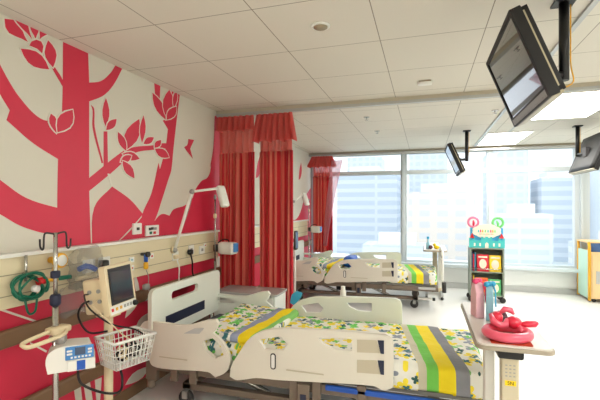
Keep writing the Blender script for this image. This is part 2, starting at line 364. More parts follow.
MURAL_LEAF = [
  [(1.805, 2.501), (1.784, 2.529), (1.768, 2.562), (1.747, 2.588), (1.713, 2.594), (1.665, 2.578), (1.67, 2.533), (1.691, 2.509), (1.727, 2.505), (1.768, 2.506)],
  [(1.832, 2.527), (1.817, 2.561), (1.806, 2.598), (1.793, 2.598), (1.767, 2.598), (1.726, 2.598), (1.726, 2.598), (1.742, 2.584), (1.771, 2.565), (1.804, 2.549)],
  [(1.853, 2.536), (1.861, 2.563), (1.874, 2.594), (1.881, 2.598), (1.873, 2.598), (1.847, 2.598), (1.824, 2.598), (1.818, 2.593), (1.828, 2.573), (1.843, 2.556)],
  [(1.879, 2.546), (1.894, 2.565), (1.914, 2.584), (1.931, 2.598), (1.935, 2.598), (1.923, 2.598), (1.893, 2.598), (1.88, 2.598), (1.88, 2.585), (1.882, 2.566)],
  [(1.759, 2.446), (1.779, 2.409), (1.805, 2.381), (1.842, 2.368), (1.89, 2.372), (1.946, 2.385), (1.923, 2.425), (1.895, 2.453), (1.857, 2.465), (1.81, 2.46)],
  [(1.937, 2.565), (1.921, 2.52), (1.913, 2.481), (1.92, 2.45), (1.942, 2.426), (1.973, 2.406), (1.99, 2.451), (1.998, 2.491), (1.99, 2.523), (1.968, 2.546)],
  [(1.812, 2.484), (1.826, 2.513), (1.858, 2.537), (1.89, 2.538), (1.905, 2.516), (1.897, 2.467), (1.862, 2.484)],
  [(1.957, 2.111), (1.945, 2.079), (1.946, 2.053), (1.958, 2.032), (1.976, 2.013), (1.997, 1.995), (2.002, 2.025), (2.005, 2.052), (2.0, 2.077), (1.986, 2.098)],
  [(2.121, 2.173), (2.067, 2.148), (2.026, 2.119), (2.004, 2.085), (1.999, 2.045), (2.004, 2.001), (2.055, 2.023), (2.097, 2.05), (2.121, 2.085), (2.127, 2.127)],
  [(2.414, 2.328), (2.393, 2.279), (2.381, 2.232), (2.381, 2.189), (2.393, 2.148), (2.414, 2.108), (2.434, 2.156), (2.447, 2.203), (2.447, 2.247), (2.434, 2.289)],
  [(2.417, 2.089), (2.454, 2.101), (2.485, 2.117), (2.507, 2.138), (2.517, 2.165), (2.522, 2.194), (2.483, 2.181), (2.451, 2.165), (2.431, 2.144), (2.421, 2.118)],
  [(2.608, 1.961), (2.684, 2.008), (2.746, 2.06), (2.781, 2.119), (2.788, 2.182), (2.777, 2.247), (2.697, 2.193), (2.637, 2.139), (2.605, 2.083), (2.599, 2.023)],
  [(2.535, 2.098), (2.533, 2.062), (2.538, 2.029), (2.556, 2.002), (2.587, 1.981), (2.626, 1.963), (2.629, 2.0), (2.623, 2.034), (2.605, 2.061), (2.573, 2.081)],
  [(2.829, 2.288), (2.804, 2.237), (2.787, 2.189), (2.783, 2.143), (2.792, 2.098), (2.809, 2.054), (2.834, 2.103), (2.852, 2.152), (2.856, 2.199), (2.847, 2.244)],
  [(2.829, 2.049), (2.868, 2.052), (2.903, 2.06), (2.93, 2.075), (2.95, 2.098), (2.964, 2.125), (2.923, 2.121), (2.888, 2.113), (2.861, 2.098), (2.843, 2.075)],
  [(2.973, 2.036), (3.009, 2.045), (3.038, 2.057), (3.057, 2.074), (3.063, 2.095), (3.063, 2.118), (3.026, 2.108), (2.997, 2.096), (2.979, 2.08), (2.973, 2.059)],
  [(2.977, 2.028), (2.999, 1.997), (3.027, 1.974), (3.067, 1.963), (3.12, 1.965), (3.182, 1.976), (3.159, 2.008), (3.128, 2.032), (3.087, 2.042), (3.035, 2.039)],
  [(2.584, 1.937), (2.613, 1.914), (2.647, 1.898), (2.686, 1.894), (2.731, 1.902), (2.781, 1.919), (2.748, 1.943), (2.713, 1.959), (2.673, 1.962), (2.629, 1.953)],
  [(2.563, 1.869), (2.598, 1.869), (2.63, 1.874), (2.654, 1.887), (2.672, 1.908), (2.685, 1.934), (2.648, 1.934), (2.616, 1.928), (2.592, 1.915), (2.575, 1.895)],
  [(2.583, 1.883), (2.587, 1.845), (2.599, 1.811), (2.625, 1.786), (2.667, 1.767), (2.718, 1.753), (2.714, 1.793), (2.701, 1.828), (2.673, 1.854), (2.632, 1.871)],
  [(2.942, 2.508), (2.948, 2.453), (2.965, 2.404), (3.002, 2.365), (3.058, 2.335), (3.129, 2.311), (3.123, 2.369), (3.104, 2.42), (3.065, 2.46), (3.009, 2.488)],
  [(3.182, 2.598), (3.127, 2.541), (3.091, 2.48), (3.085, 2.424), (3.107, 2.374), (3.148, 2.327), (3.204, 2.391), (3.242, 2.454), (3.249, 2.512), (3.225, 2.562)],
  [(3.293, 2.598), (3.264, 2.592), (3.243, 2.552), (3.235, 2.515), (3.24, 2.48), (3.252, 2.446), (3.281, 2.486), (3.303, 2.526), (3.311, 2.564), (3.306, 2.598)],
  [(3.143, 2.314), (3.203, 2.337), (3.252, 2.364), (3.283, 2.395), (3.294, 2.432), (3.293, 2.471), (3.231, 2.445), (3.182, 2.417), (3.153, 2.386), (3.142, 2.351)],
]
MURAL_WHITE = [
  [(2.432, 1.77), (2.451, 1.772), (2.484, 1.681), (2.471, 1.674)],
  [(1.643, 0.964), (1.886, 0.821), (1.886, 0.808), (1.643, 0.95)],
  [(1.82, 0.718), (1.932, 0.629), (1.926, 0.619), (1.82, 0.708)],
  [(2.131, 0.328), (2.186, 0.319), (2.208, 0.148), (2.153, 0.175)],
  [(2.213, 0.308), (2.266, 0.304), (2.302, 0.104), (2.243, 0.132)],
  [(2.314, 0.288), (2.376, 0.282), (2.356, 0.078), (2.331, 0.09)],
  [(2.618, 0.65), (2.672, 0.669), (2.72, 0.694), (2.755, 0.728), (2.778, 0.77), (2.793, 0.819), (2.735, 0.796), (2.687, 0.77), (2.653, 0.736), (2.632, 0.695)],
  [(2.92, 0.621), (2.861, 0.617), (2.811, 0.607), (2.774, 0.587), (2.75, 0.557), (2.733, 0.522), (2.788, 0.525), (2.837, 0.534), (2.875, 0.554), (2.901, 0.584)],
  [(2.818, 0.455), (2.869, 0.434), (2.92, 0.418), (2.968, 0.412), (3.013, 0.416), (3.057, 0.427), (3.0, 0.45), (2.947, 0.466), (2.9, 0.471), (2.857, 0.466)],
  [(2.618, 0.123), (2.693, 0.105), (2.764, 0.096), (2.825, 0.103), (2.876, 0.125), (2.92, 0.158), (2.835, 0.176), (2.762, 0.184), (2.702, 0.177), (2.656, 0.154)],
  [(2.543, 0.332), (2.587, 0.333), (2.627, 0.34), (2.659, 0.356), (2.681, 0.381), (2.698, 0.412), (2.65, 0.409), (2.61, 0.402), (2.579, 0.386), (2.558, 0.361)],
  [(2.92, -0.09), (2.987, -0.091), (3.045, -0.083), (3.088, -0.06), (3.114, -0.022), (3.129, 0.025), (3.057, 0.024), (2.998, 0.014), (2.957, -0.009), (2.934, -0.046)],
  [(2.721, 0.995), (2.719, 0.949), (2.723, 0.902), (2.734, 0.854), (2.755, 0.805), (2.781, 0.755), (2.783, 0.803), (2.779, 0.851), (2.767, 0.899), (2.747, 0.947)],
  [(2.641, 0.953), (2.648, 0.932), (2.658, 0.911), (2.672, 0.891), (2.689, 0.871), (2.709, 0.852), (2.701, 0.873), (2.691, 0.894), (2.677, 0.915), (2.66, 0.934)],
]
HEAD_RAIL = [(0.185, 0.61), (0.23, 0.658), (0.36, 0.662), (0.585, 0.659), (0.76, 0.712), (0.826, 0.722), (0.847, 0.696), (0.831, 0.653), (0.805, 0.622), (0.865, 0.581), (0.917, 0.516), (0.942, 0.438), (0.909, 0.358), (0.826, 0.31), (0.768, 0.341), (0.446, 0.322), (0.303, 0.329), (0.268, 0.375), (0.25, 0.497), (0.191, 0.565)]
HEAD_HOLE = [(0.728, 0.556), (0.805, 0.587), (0.868, 0.539), (0.893, 0.472), (0.826, 0.446), (0.752, 0.492)]
FOOT_RAIL = [(0.94, 0.33), (0.949, 0.398), (1.011, 0.505), (1.098, 0.62), (1.205, 0.679), (1.35, 0.706), (2.005, 0.733), (2.049, 0.717), (2.063, 0.671), (2.063, 0.403), (2.005, 0.377), (1.943, 0.396), (1.608, 0.375), (1.309, 0.352), (1.141, 0.345), (1.055, 0.324), (0.989, 0.312)]
FOOT_HOLE1 = [(1.158, 0.61), (1.319, 0.648), (1.37, 0.601), (1.34, 0.556), (1.205, 0.551)]
FOOT_HOLE2 = [(1.581, 0.666), (1.805, 0.678), (1.805, 0.602), (1.689, 0.601), (1.612, 0.631)]
FOOT_P1 = [(1.838, 0.679), (1.961, 0.687), (1.986, 0.609), (1.838, 0.599)]
FOOT_P2 = [(1.838, 0.551), (1.961, 0.561), (1.986, 0.477), (1.838, 0.47)]
FOOT_T1 = [(1.968, 0.688), (2.007, 0.69), (2.007, 0.606), (1.986, 0.607)]
FOOT_T2 = [(1.968, 0.562), (2.007, 0.564), (2.007, 0.476), (1.986, 0.477)]
CTRL = [(1.246, 0.524), (1.288, 0.529), (1.288, 0.428), (1.246, 0.423)]
# ============================================================ THE ROOM
XR, YN, YF, H = 8.2, -3.6, 8.05, 2.6
struct(MB().box((-.15, YN-.15, -.1), (XR+.15, YF+.2, 0)).build('floor', M['floor']))
struct(MB().box((-.15, YN-.15, H), (XR+.15, YF+.2, H+.1)).build('ceiling', M['ceil']))
wl = struct(MB().box((-.15, YN-.15, 0), (0, YF+.2, H)).build('wall_left', M['wall']))
struct(MB().box((XR, YN-.15, 0), (XR+.15, YF+.2, H)).build('wall_right', M['wall']))
struct(MB().box((0, YN-.15, 0), (XR, YN, H)).build('wall_near', M['wall']))
# printed tree mural on the left wall, three layers of vinyl about a millimetre thick
mu = MB()
mu.plate([(-1.5, 0.0), (4.04, 0.0), (4.04, .975), (-1.5, .975)], (), 0., .0008, 'yz')
for i_, q in enumerate(MURAL_RED): mu.plate(curve_pts(q), (), 0., .0016+.0001*i_, 'yz')
# bay beyond the curtain carries the same print
mu.plate(curve_pts([(4.16, .0), (8.0, .0), (8.0, 1.9), (7.6, 1.7), (7.2, 1.35), (6.8, 1.3), (6.3, 1.75), (5.8, 1.5), (5.2, 1.1), (4.6, 1.5), (4.16, 2.1)]), (), 0., .0032, 'yz')
for c0 in ((5.3, 2.1), (6.2, 2.2), (7.3, 2.2), (6.75, 2.0)):
    mu.plate(curve_pts([(c0[0]-.12, c0[1]-.18), (c0[0]-.06, c0[1]+.02), (c0[0]+.04, c0[1]+.16), (c0[0]+.08, c0[1]), (c0[0]-.02, c0[1]-.15)]), (), 0., .0016, 'yz')
mu.mi = 1
def grow(q, d):
    n = len(q); A = sum(q[i][0]*q[(i+1) % n][1]-q[(i+1) % n][0]*q[i][1] for i in range(n)); s_ = 1 if A > 0 else -1; out = []
    for i in range(n):
        a = Vector(q[i])-Vector(q[i-1]); b = Vector(q[(i+1) % n])-Vector(q[i]); t = (a.normalized()+b.normalized())
        t = t.normalized() if t.length > .3 else b.normalized()
        nn = Vector((t.y, -t.x))*s_
        out.append((q[i][0]+nn.x*d, min(2.599, q[i][1]+nn.y*d)))
    return out
for i_, q in enumerate(MURAL_LEAF): mu.plate(grow(q, .009), (), 0., .0036+.0002*i_, 'yz')
for i_, q in enumerate(MURAL_WHITE): mu.plate(q, (), 0., .0034+.0001*i_, 'yz')
mu.mi = 0
for i_, q in enumerate(MURAL_LEAF): mu.plate(q, (), 0., .0037+.0002*i_, 'yz')
mu.build('tree_mural', [M['mural_red'], M['mural_white']], wl)
# wall guards
for i, (z, lb) in enumerate(((.79, 'upper brown wooden bumper rail on the red wall below the trunking'), (.36, 'lower brown wooden bumper rail near the floor on the red wall'))):
    tag(MB().box((0.004, -3.4, z-.052), (.045, 8.0, z+.052)).build('wall_guard_rail', M['guard'], bevel=.018), lb, 'rail')
# ceiling beams with curtain track
for n, y in ((1, 4.1), (2, 7.9)):
    b = struct(MB().box((.001, y-.03 if n == 1 else y, 2.545), (XR, y+.06 if n == 1 else 8.04, H)).build('trim_%d' % n, M['beam']))
    MB().box((.001, y-.035, 2.535), (XR, y-.005, 2.565)).build('curtain_track', M['alu'], b)
b = struct(MB().box((3.08, .2, 2.585), (3.11, 7.8, H)).build('trim_3', M['alu']))
b2 = struct(MB().box((3.40, 4.3, 2.592), (3.42, 7.8, H)).build('trim_4', M['alu']))
# window wall: spandrel, ledge, header, mullions
struct(MB().box((0, YF, 0), (XR, YF+.12, .40)).build('wall_far', M['sill']))
struct(MB().box((0, YF-.16, .40), (XR, YF+.12, .455)).build('trim_5', M['win_frame'], bevel=.01))
struct(MB().box((0.0, YF-.02, .0), (XR, YF, .1)).build('baseboard_far', M['alu']))
mull = [(.0, .06), (1.80, 1.92), (3.33, 3.45), (4.72, 4.95), (6.30, 6.42), (XR-.06, XR)]
for i in range(5):
    x0, x1 = mull[i][0], mull[i+1][0]
    f = MB(); f.box((mull[i][0]+.001, YF, .455), (mull[i][1], YF+.12, 2.56))
    if i == 3: f.box((4.80, YF-.05, .455), (4.84, YF, 2.56))
    else: f.box((mull[i][0]+.03, YF-.03, .455), (mull[i][1]-.05, YF, 2.56))
    if i == 4: f.box((XR-.06, YF, .455), (XR, YF+.12, 2.56))
    w = struct(f.build('window_%d' % (i+1), M['win_frame'], bevel=.004))
    a, b_ = mull[i][1], mull[i+1][0]
    MB().box((a, YF, 2.14), (b_, YF+.1, 2.22)).box((a, YF, .455), (b_, YF+.08, .49)).box((a, YF, 2.53), (b_, YF+.1, 2.56)).build('window_frame', M['win_frame'], w)
    MB().box((a, YF+.045, .49), (b_, YF+.052, 2.14)).build('pane', M['glass'], w)
    MB().box((a, YF+.045, 2.22), (b_, YF+.052, 2.53)).build('pane', M['glass'], w)
struct(MB().box((0, YF, 2.56), (XR, YF+.12, H)).build('wall_header', M['win_frame']))
struct(MB().box((.0, -3.5, .0), (.012, 8.0, .09)).build('baseboard_left', M['guard']))

# ------------------------------------------------------------ ceiling fittings
def light_panel(x0, x1, y0, y1, lb):
    t = thing('ceiling_light', ((x0+x1)/2, (y0+y1)/2, H), lb, 'ceiling light', 'ceiling light panels')
    MB().plate(rect(x0, x1, y0, y1), [rect(x0+.02, x1-.02, y0+.02, y1-.02)], H-.012, H, 'xy').build('light_frame', M['white'], t)
    MB().box((x0+.02, y0+.02, H-.008), (x1-.02, y1-.02, H-.002)).build('diffuser', M['lampglow'], t)
light_panel(3.48, 4.10, 4.35, 5.60, 'recessed ceiling light panel at the right just beyond the beam')
light_panel(3.12, 3.74, 6.45, 7.70, 'recessed ceiling light panel nearest the windows')
light_panel(3.70, 4.32, .2, 1.45, 'added unseen fill light panel over the right side of the near bay')  # from here on, panels out of view, added as fill light
light_panel(.9, 1.52, -2.3, -1.05, 'added unseen fill light panel behind the camera on the mural side')
light_panel(3.4, 4.02, -2.6, -1.35, 'added unseen fill light panel behind the camera in the aisle')
light_panel(6.2, 6.82, 2.2, 3.45, 'added unseen fill light panel over the opposite bay')
light_panel(6.2, 6.82, 5.8, 7.05, 'added unseen fill light panel over the far opposite bay')
light_panel(6.2, 6.82, -1.6, -.35, 'added unseen fill light panel over the near opposite bay')
def downlight(x, y, r, lb, cat='downlight', name='downlight'):
    t = thing(name, (x, y, H), lb, cat)
    MB().lathe((x, y, H-.012), [(r*.78, .011), (r*.82, 0), (r, .004), (r*1.02, .012)], 28).build('trim_ring', M['white'], t)
    MB().lathe((x, y, H-.0135), [(.001, 0), (r*.74, 0), (r*.74, .0085), (.001, .0085)], 24).build('lens', M['trunk_line'], t)
downlight(1.66, 2.32, .055, 'round recessed downlight in the nearest ceiling tiles')
t = thing('ceiling_sensor', (2.25, 3.62, H), 'small rectangular white sensor on the ceiling before the beam', 'sensor')
MB().rbox((2.19, 3.58, H-.03), (2.31, 3.66, H-.0), .01, 4).build('housing', M['white'], t)
MB().box((2.2, 3.578, H-.012), (2.3, 3.64, H-.004)).build('louvre', M['trunk_line'], t)
def sprinkler(x, y, lb):
    t = thing('sprinkler_head', (x, y, H), lb, 'sprinkler')
    MB().lathe((x, y, H-.008), [(.03, 0), (.038, .008)], 18).build('escutcheon', M['steel'], t)
    MB().bar((x, y, H-.035), (x, y, H-.006), .006).lathe((x, y, H-.04), [(.002, 0), (.02, .002), (.02, .005), (.002, .006)], 14).build('deflector', M['steel'], t)
sprinkler(1.58, 4.87, 'chrome sprinkler head on the ceiling just beyond the beam')
sprinkler(1.6, 5.82, 'chrome sprinkler head further towards the window, over the far bed')
sprinkler(3.0, 4.95, 'chrome sprinkler head near the hanging television poles')

# ------------------------------------------------------------ curtains
def drape(x0, x1, yc, z0, z1, n, A, name, m, parent, seed=0, flare=0., solid=.003, taper=0., nz=16, hem=0.):
    g = MB(); rows = []; nx = n*10; rnd = random.Random(seed); ph = [rnd.uniform(-.5, .5) for _ in range(n+2)]
    for j in range(nz+1):
        tz = j/nz; z = z0+(z1-z0)*tz; row = []
        for i in range(nx+1):
            u = i/nx; k = u*n; w = ph[int(k)]*(1-(k % 1))+ph[min(int(k)+1, n)]*(k % 1)
            xm = (x0+x1)/2; xx = x0+(x1-x0)*u; xx = xm+(xx-xm)*(1+flare*(1-tz)-taper*tz)
            a = A*(1-.45*tz)*(1+.35*math.sin(k*1.7+seed))
            yy = yc+a*math.sin(2*PI*k+w+(1-tz)*.5)+.25*a*math.sin(5.1*k+seed)-flare*.09*(1-tz)
            xx += .35*A*math.cos(2*PI*k*1.0+w)*.35
            zz = z+(hem*math.sin(2*PI*k*.5+1) if j == 0 else 0)
            row.append(g.v((xx, yy, zz)))
        rows.append(row)
    for j in range(nz):
        for i in range(nx):
            fc = g.f([rows[j][i], rows[j][i+1], rows[j+1][i+1], rows[j+1][i]])
            if fc: fc.smooth = True
    return g.build(name, m, parent, solid=solid)
def curtain(x0, x1, yc, lb, n, seed, zv=2.27, zn=2.12, z0=.35, ztop=2.52, fl=.1, edge=True):
    t = thing('privacy_curtain', ((x0+x1)/2, yc, z0), lb, 'curtain', 'red privacy curtains')
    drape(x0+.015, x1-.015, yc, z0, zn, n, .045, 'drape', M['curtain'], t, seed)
    drape(x0+.02, x1-.02, yc, zn, ztop, n, .03, 'net_panel', M['net'], t, seed+1)
    v = drape(x0, x1, yc-.045, zv, ztop, n+2, .028, 'valance', M['curtain_val'], t, seed+2, flare=fl, hem=.015)
    if edge: drape(x1-.07, x1+.005, yc-.03, z0, zn, 2, .02, 'border_strip', M['curtain_edge'], t, seed+3)
    h = MB()
    for k in range(9):
        x = x0+.02+(x1-x0-.04)*k/8; h.tube([(x, yc, ztop-.01), (x+.004, yc, ztop+.012), (x, yc, 2.538)], .003, 6)
    h.build('curtain_hook', M['white'], t)
    return t
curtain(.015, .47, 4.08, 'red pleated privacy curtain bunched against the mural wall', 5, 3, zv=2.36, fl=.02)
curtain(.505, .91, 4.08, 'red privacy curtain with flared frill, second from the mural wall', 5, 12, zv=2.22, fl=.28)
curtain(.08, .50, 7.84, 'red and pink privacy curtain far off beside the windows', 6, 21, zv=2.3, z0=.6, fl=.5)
g = MB(); rows = []
for j in range(17):
    tz = j/16; z = .75+(2.42-.75)*tz; cx = .38+.24*tz**1.3; w = .04+.07*tz; rows.append([g.v((cx+(i/24-.5)*2*w, 7.70+.012*math.sin(i*1.9), z)) for i in range(25)])
for j in range(16):
    for i in range(24):
        fc = g.f([rows[j][i], rows[j][i+1], rows[j+1][i+1], rows[j+1][i]]); fc.smooth = True
tag(g.build('sheer_curtain', M['sheer'], solid=.002), 'pale pink sheer swag drawn diagonally across the far red curtain', 'curtain')

# ------------------------------------------------------------ bed-head trunking
def trunking(y0, y1, lb):
    t = thing('bedhead_trunking', (0, (y0+y1)/2, .95), lb, 'trunking')
    MB().box((.004, y0, .96), (.055, y1, 1.245)).build('casing', M['trunk'], t, bevel=.008)
    MB().box((.055, y0+.01, 1.145), (.057, y1-.01, 1.15)).box((.055, y0+.01, 1.03), (.057, y1-.01, 1.035)).build('seam', M['trunk_line'], t)
    MB().box((.004, y0, 1.245), (.075, y1, 1.265)).build('top_lip', M['white'], t)
    return t
t = trunking(-.5, 4.02, 'cream bed-head services trunking across the mural above the near bed')
def socket(y, z, m, w=.035, h=.035, name='socket', par=t, x=.0552):
    g = MB(); g.box((x, y-w, z-h), (x+.01, y+w, z+h)); g.mi = 1; g.box((x+.01, y-w*.35, z-h*.35), (x+.013, y+w*.35, z+h*.35)); g.build(name, [M['white'], m], par, bevel=0)
for y in (2.5, 2.72, 2.94): pass
socket(2.20, 1.12, M['grey'], .05, .045); socket(2.34, 1.12, M['grey'], .05, .045); socket(2.62, 1.11, M['sky'], .025, .02, 'gas_outlet'); socket(2.62, 1.045, M['red'], .025, .02, 'gas_outlet')
socket(2.86, 1.11, M['red'], .025, .022, 'gas_outlet'); socket(3.46, 1.10, M['grey'], .045, .045); socket(3.20, 1.07, M['grey'], .045, .04); socket(3.66, 1.08, M['grey'], .05, .04)
socket(3.72, 1.12, M['red'], .02, .02, 'gas_outlet')
trunking(4.2, 7.6, 'cream bed-head services trunking in the bay beyond the curtains')
def wall_box(y, z, w, h, lb, marks):
    t = thing('call_panel', (0, y, z), lb, 'panel')
    MB().box((.004, y-w, z-h), (.022, y+w, z+h)).build('plate', M['white'], t, bevel=.004)
    for i, (dy, dz, m) in enumerate(marks): MB().box((.022, y+dy-.014, z+dz-.011), (.028, y+dy+.014, z+dz+.011)).build('button', m, t)
wall_box(2.74, 1.345, .05, .045, 'small white wall socket plate above the trunking beside the red button panel', [(0, 0, M['dark'])])
wall_box(2.93, 1.32, .085, .045, 'white call panel with red and dark buttons above the trunking', [(-.04, .015, M['dark']), (-.01, .018, M['dark']), (.03, .015, M['grey']), (.02, -.02, M['red']), (-.03, -.018, M['green'])])
# flowmeter hanging on the trunking behind bed head with dangling white tubes
t = thing('suction_regulator', (.06, 2.74, 1.05), 'small blue and yellow regulator plugged into trunking above the bed', 'regulator')
MB().lathe((.0545, 2.74, 1.14), [(.012, 0), (.014, .05), (.022, .055), (.022, .075)], 16, 'x').build('dial', M['dark'], t)
MB().bar((.1, 2.74, 1.14), (.1, 2.74, 1.08), .016).build('body', M['blue'], t)
MB().lathe((.1, 2.74, 1.02), [(.012, 0), (.02, .01), (.018, .05), (.01, .06)], 14).build('cup', M['yellow'], t)
MB().wire([(.1, 2.74, 1.02), (.11, 2.76, .95), (.09, 2.78, .86), (.1, 2.8, .80), (.09, 2.75, .76)], .004, 6).build('hose', M['grey'], t)
MB().rbox((.075, 2.72, .93-.08), (.115, 2.78, .90), .012, 4).build('connector', M['grey'], t)
t = thing('power_cable', (.06, 3.4, .9), 'black plug and cable hanging from trunking under the reading lamp', 'cable')
MB().rbox((.066, 3.38, 1.06), (.105, 3.44, 1.11), .012, 4).build('plug', M['black'], t)
MB().wire([(.09, 3.41, 1.06), (.1, 3.42, .98), (.09, 3.44, .88), (.11, 3.46, .8)], .008, 8).build('cord', M['black'], t)
t = thing('white_cable', (.06, 3.2, .9), 'white lead hanging from trunking above the headboard', 'cable')
MB().rbox((.06, 3.16, 1.045), (.09, 3.22, 1.085), .01, 4).build('plug', M['cream'], t)
MB().wire([(.08, 3.19, 1.045), (.1, 3.2, .97), (.085, 3.22, .88), (.1, 3.2, .80)], .006, 8).build('cord', M['white'], t)

# oxygen regulator and green tube near the left end
t = thing('oxygen_regulator', (.06, 1.9, 1.0), 'yellow oxygen regulator with round gauge on trunking behind drip pole', 'regulator')
MB().lathe((.06, 1.905, 1.2), [(.02, 0), (.02, .06), (.045, .062), (.045, .09), (.036, .092)], 22, 'x').build('gauge', M['yellow'], t)
MB().lathe((.1525, 1.905, 1.2), [(.001, 0), (.034, 0), (.034, .003), (.001, .004)], 22, 'x').build('gauge_face', M['paper'], t)
MB().bar((.1, 1.905, 1.16), (.1, 1.905, 1.07), .016).bar((.1, 1.905, 1.08), (.1, 1.84, 1.09), .01).build('valve', M['yellow'], t)
MB().bar((.1, 1.84, 1.09), (.1, 1.79, 1.09), .022).build('knob', M['red'], t)
MB().bar((.06, 1.93, 1.08), (.1, 2.02, 1.08), .014).build('outlet', M['green'], t)
t = thing('green_tubing', (.08, 1.72, 1.0), 'coil of dark green oxygen tubing hung on the trunking', 'tubing')
g = MB(); pts = []
for k in range(140):
    a = k/140*2*PI*5; rr = .082+.012*math.sin(k*.17); pts.append((.1+.03*math.sin(k*.31), 1.735+rr*math.cos(a)+.012*math.sin(k*.11), 1.07+rr*math.sin(a)*.8+.012*math.cos(k*.13)))
g.wire([(.1, 1.71, 1.0), (.11, 1.715, .94), (.11, 1.735, .915), (.11, 1.765, .93), (.11, 1.775, 1.0)], .0065)
g.tube(pts, .0065, 7); g.wire([(.11, 1.80, 1.03), (.12, 1.83, 1.03), (.115, 1.845, 1.07), (.11, 1.83, 1.10)], .0065); g.build('coil', M['green'], t)
MB().lathe((.12, 1.745, 1.06), [(.008, 0), (.02, .004), (.02, .03), (.012, .036)], 14, 'x').build('cuff', M['paper'], t)
MB().bar((.075, 1.735, 1.1), (.075, 1.735, 1.25), .008).bar((.056, 1.735, 1.14), (.09, 1.735, 1.14), .012).build('flow_tube', M['steel'], t)
# clear plastic bags
def bag(y, z, w, h, lb, d=.05, seed=0):
    rnd = lambda p, n: n*(.028*noise.noise(p*22+Vector((seed, 0, 0))))
    return tag(MB().rbox((.058, y-w, z-h), (.058+d, y+w, z+h), d*.45, (4, 14, 16), rnd).build('plastic_bag', M['film']), lb, 'bag')
bag(2.13, 1.12, .12, .13, 'crumpled clear plastic bag holding blue tubing on the trunking', .09, 1)
bag(2.04, .93, .10, .10, 'clear plastic bag hanging below the trunking behind the monitor', .06, 5)
t = thing('breathing_tube', (.12, 2.13, 1.06), 'blue breathing connector inside the clear bag on the trunking', 'tube')
MB().tube([(.11, 2.07, 1.12), (.115, 2.12, 1.135), (.11, 2.17, 1.12), (.12, 2.2, 1.1)], .018, 10).build('connector', M['blue'], t)
MB().bar((.11, 2.05, 1.06), (.11, 2.21, 1.06), .014).build('yellow_tube', M['cream'], t)
t = thing('black_adapter', (.06, 2.27, 1.06), 'black power adapter plugged into trunking behind the monitor', 'adapter')
MB().rbox((.066, 2.27, 1.06), (.12, 2.33, 1.15), .012, 4).build('body', M['black'], t)
MB().wire([(.1, 2.3, 1.06), (.13, 2.28, .98), (.12, 2.2, .9)], .006, 6).build('cord', M['black'], t)

# reading lamps on jointed arms
def reading_lamp(y, lb, base=(.06, 3.16, 1.13), dy=0., el=(.22, 3.22, 1.66), hd=(.38, 3.44, 1.70)):
    b, e, h = [Vector(q)+Vector((0, dy, 0)) for q in (base, el, hd)]
    t = thing('reading_lamp', b, lb, 'lamp')
    MB().lathe(b-Vector((.004, 0, 0)), [(.03, 0), (.03, .02), (.018, .03)], 18, 'x').build('base', M['cream'], t)
    MB().bar(b+Vector((.02, 0, 0)), e, .014, 10).build('arm', M['white'], t)
    MB().bar(e, h, .012, 10).build('arm', M['white'], t)
    MB().ball(e, .024).ball(b+Vector((.02, 0, 0)), .026).build('joint', M['grey'], t)
    d = Vector((.10, .05, -.2)); R_ = Vector((.5, .85, 0)).normalized()
    g = MB(Matrix.Translation(h+Vector((.03, .01, -.08))) @ Matrix.Rotation(math.radians(-25), 4, 'Z') @ Matrix.Rotation(math.radians(-24), 4, 'Y'))
    g.rbox((-.025, -.045, -.11), (.03, .045, .11), .02, 6); g.build('lamp_head', M['white'], t)
    g = MB(Matrix.Translation(h+Vector((.03, .01, -.08))) @ Matrix.Rotation(math.radians(-25), 4, 'Z') @ Matrix.Rotation(math.radians(-24), 4, 'Y'))
    g.box((-.029, -.034, -.095), (-.024, .034, .06)); g.build('lens', M['locker_top'], t)
    MB().wire([b+Vector((.02, .02, 0)), b.lerp(e, .3)+Vector((.02, .01, 0)), b.lerp(e, .8)+Vector((.02, .01, 0)), e], .004, 6).build('cord', M['grey'], t)
reading_lamp(0, 'white jointed reading lamp reaching from trunking over the headboard')
reading_lamp(0, 'white jointed reading lamp in the far bay seen past the curtain', (.06, 6.1, 1.13), 0, (.24, 6.15, 1.6), (.36, 6.3, 1.72))
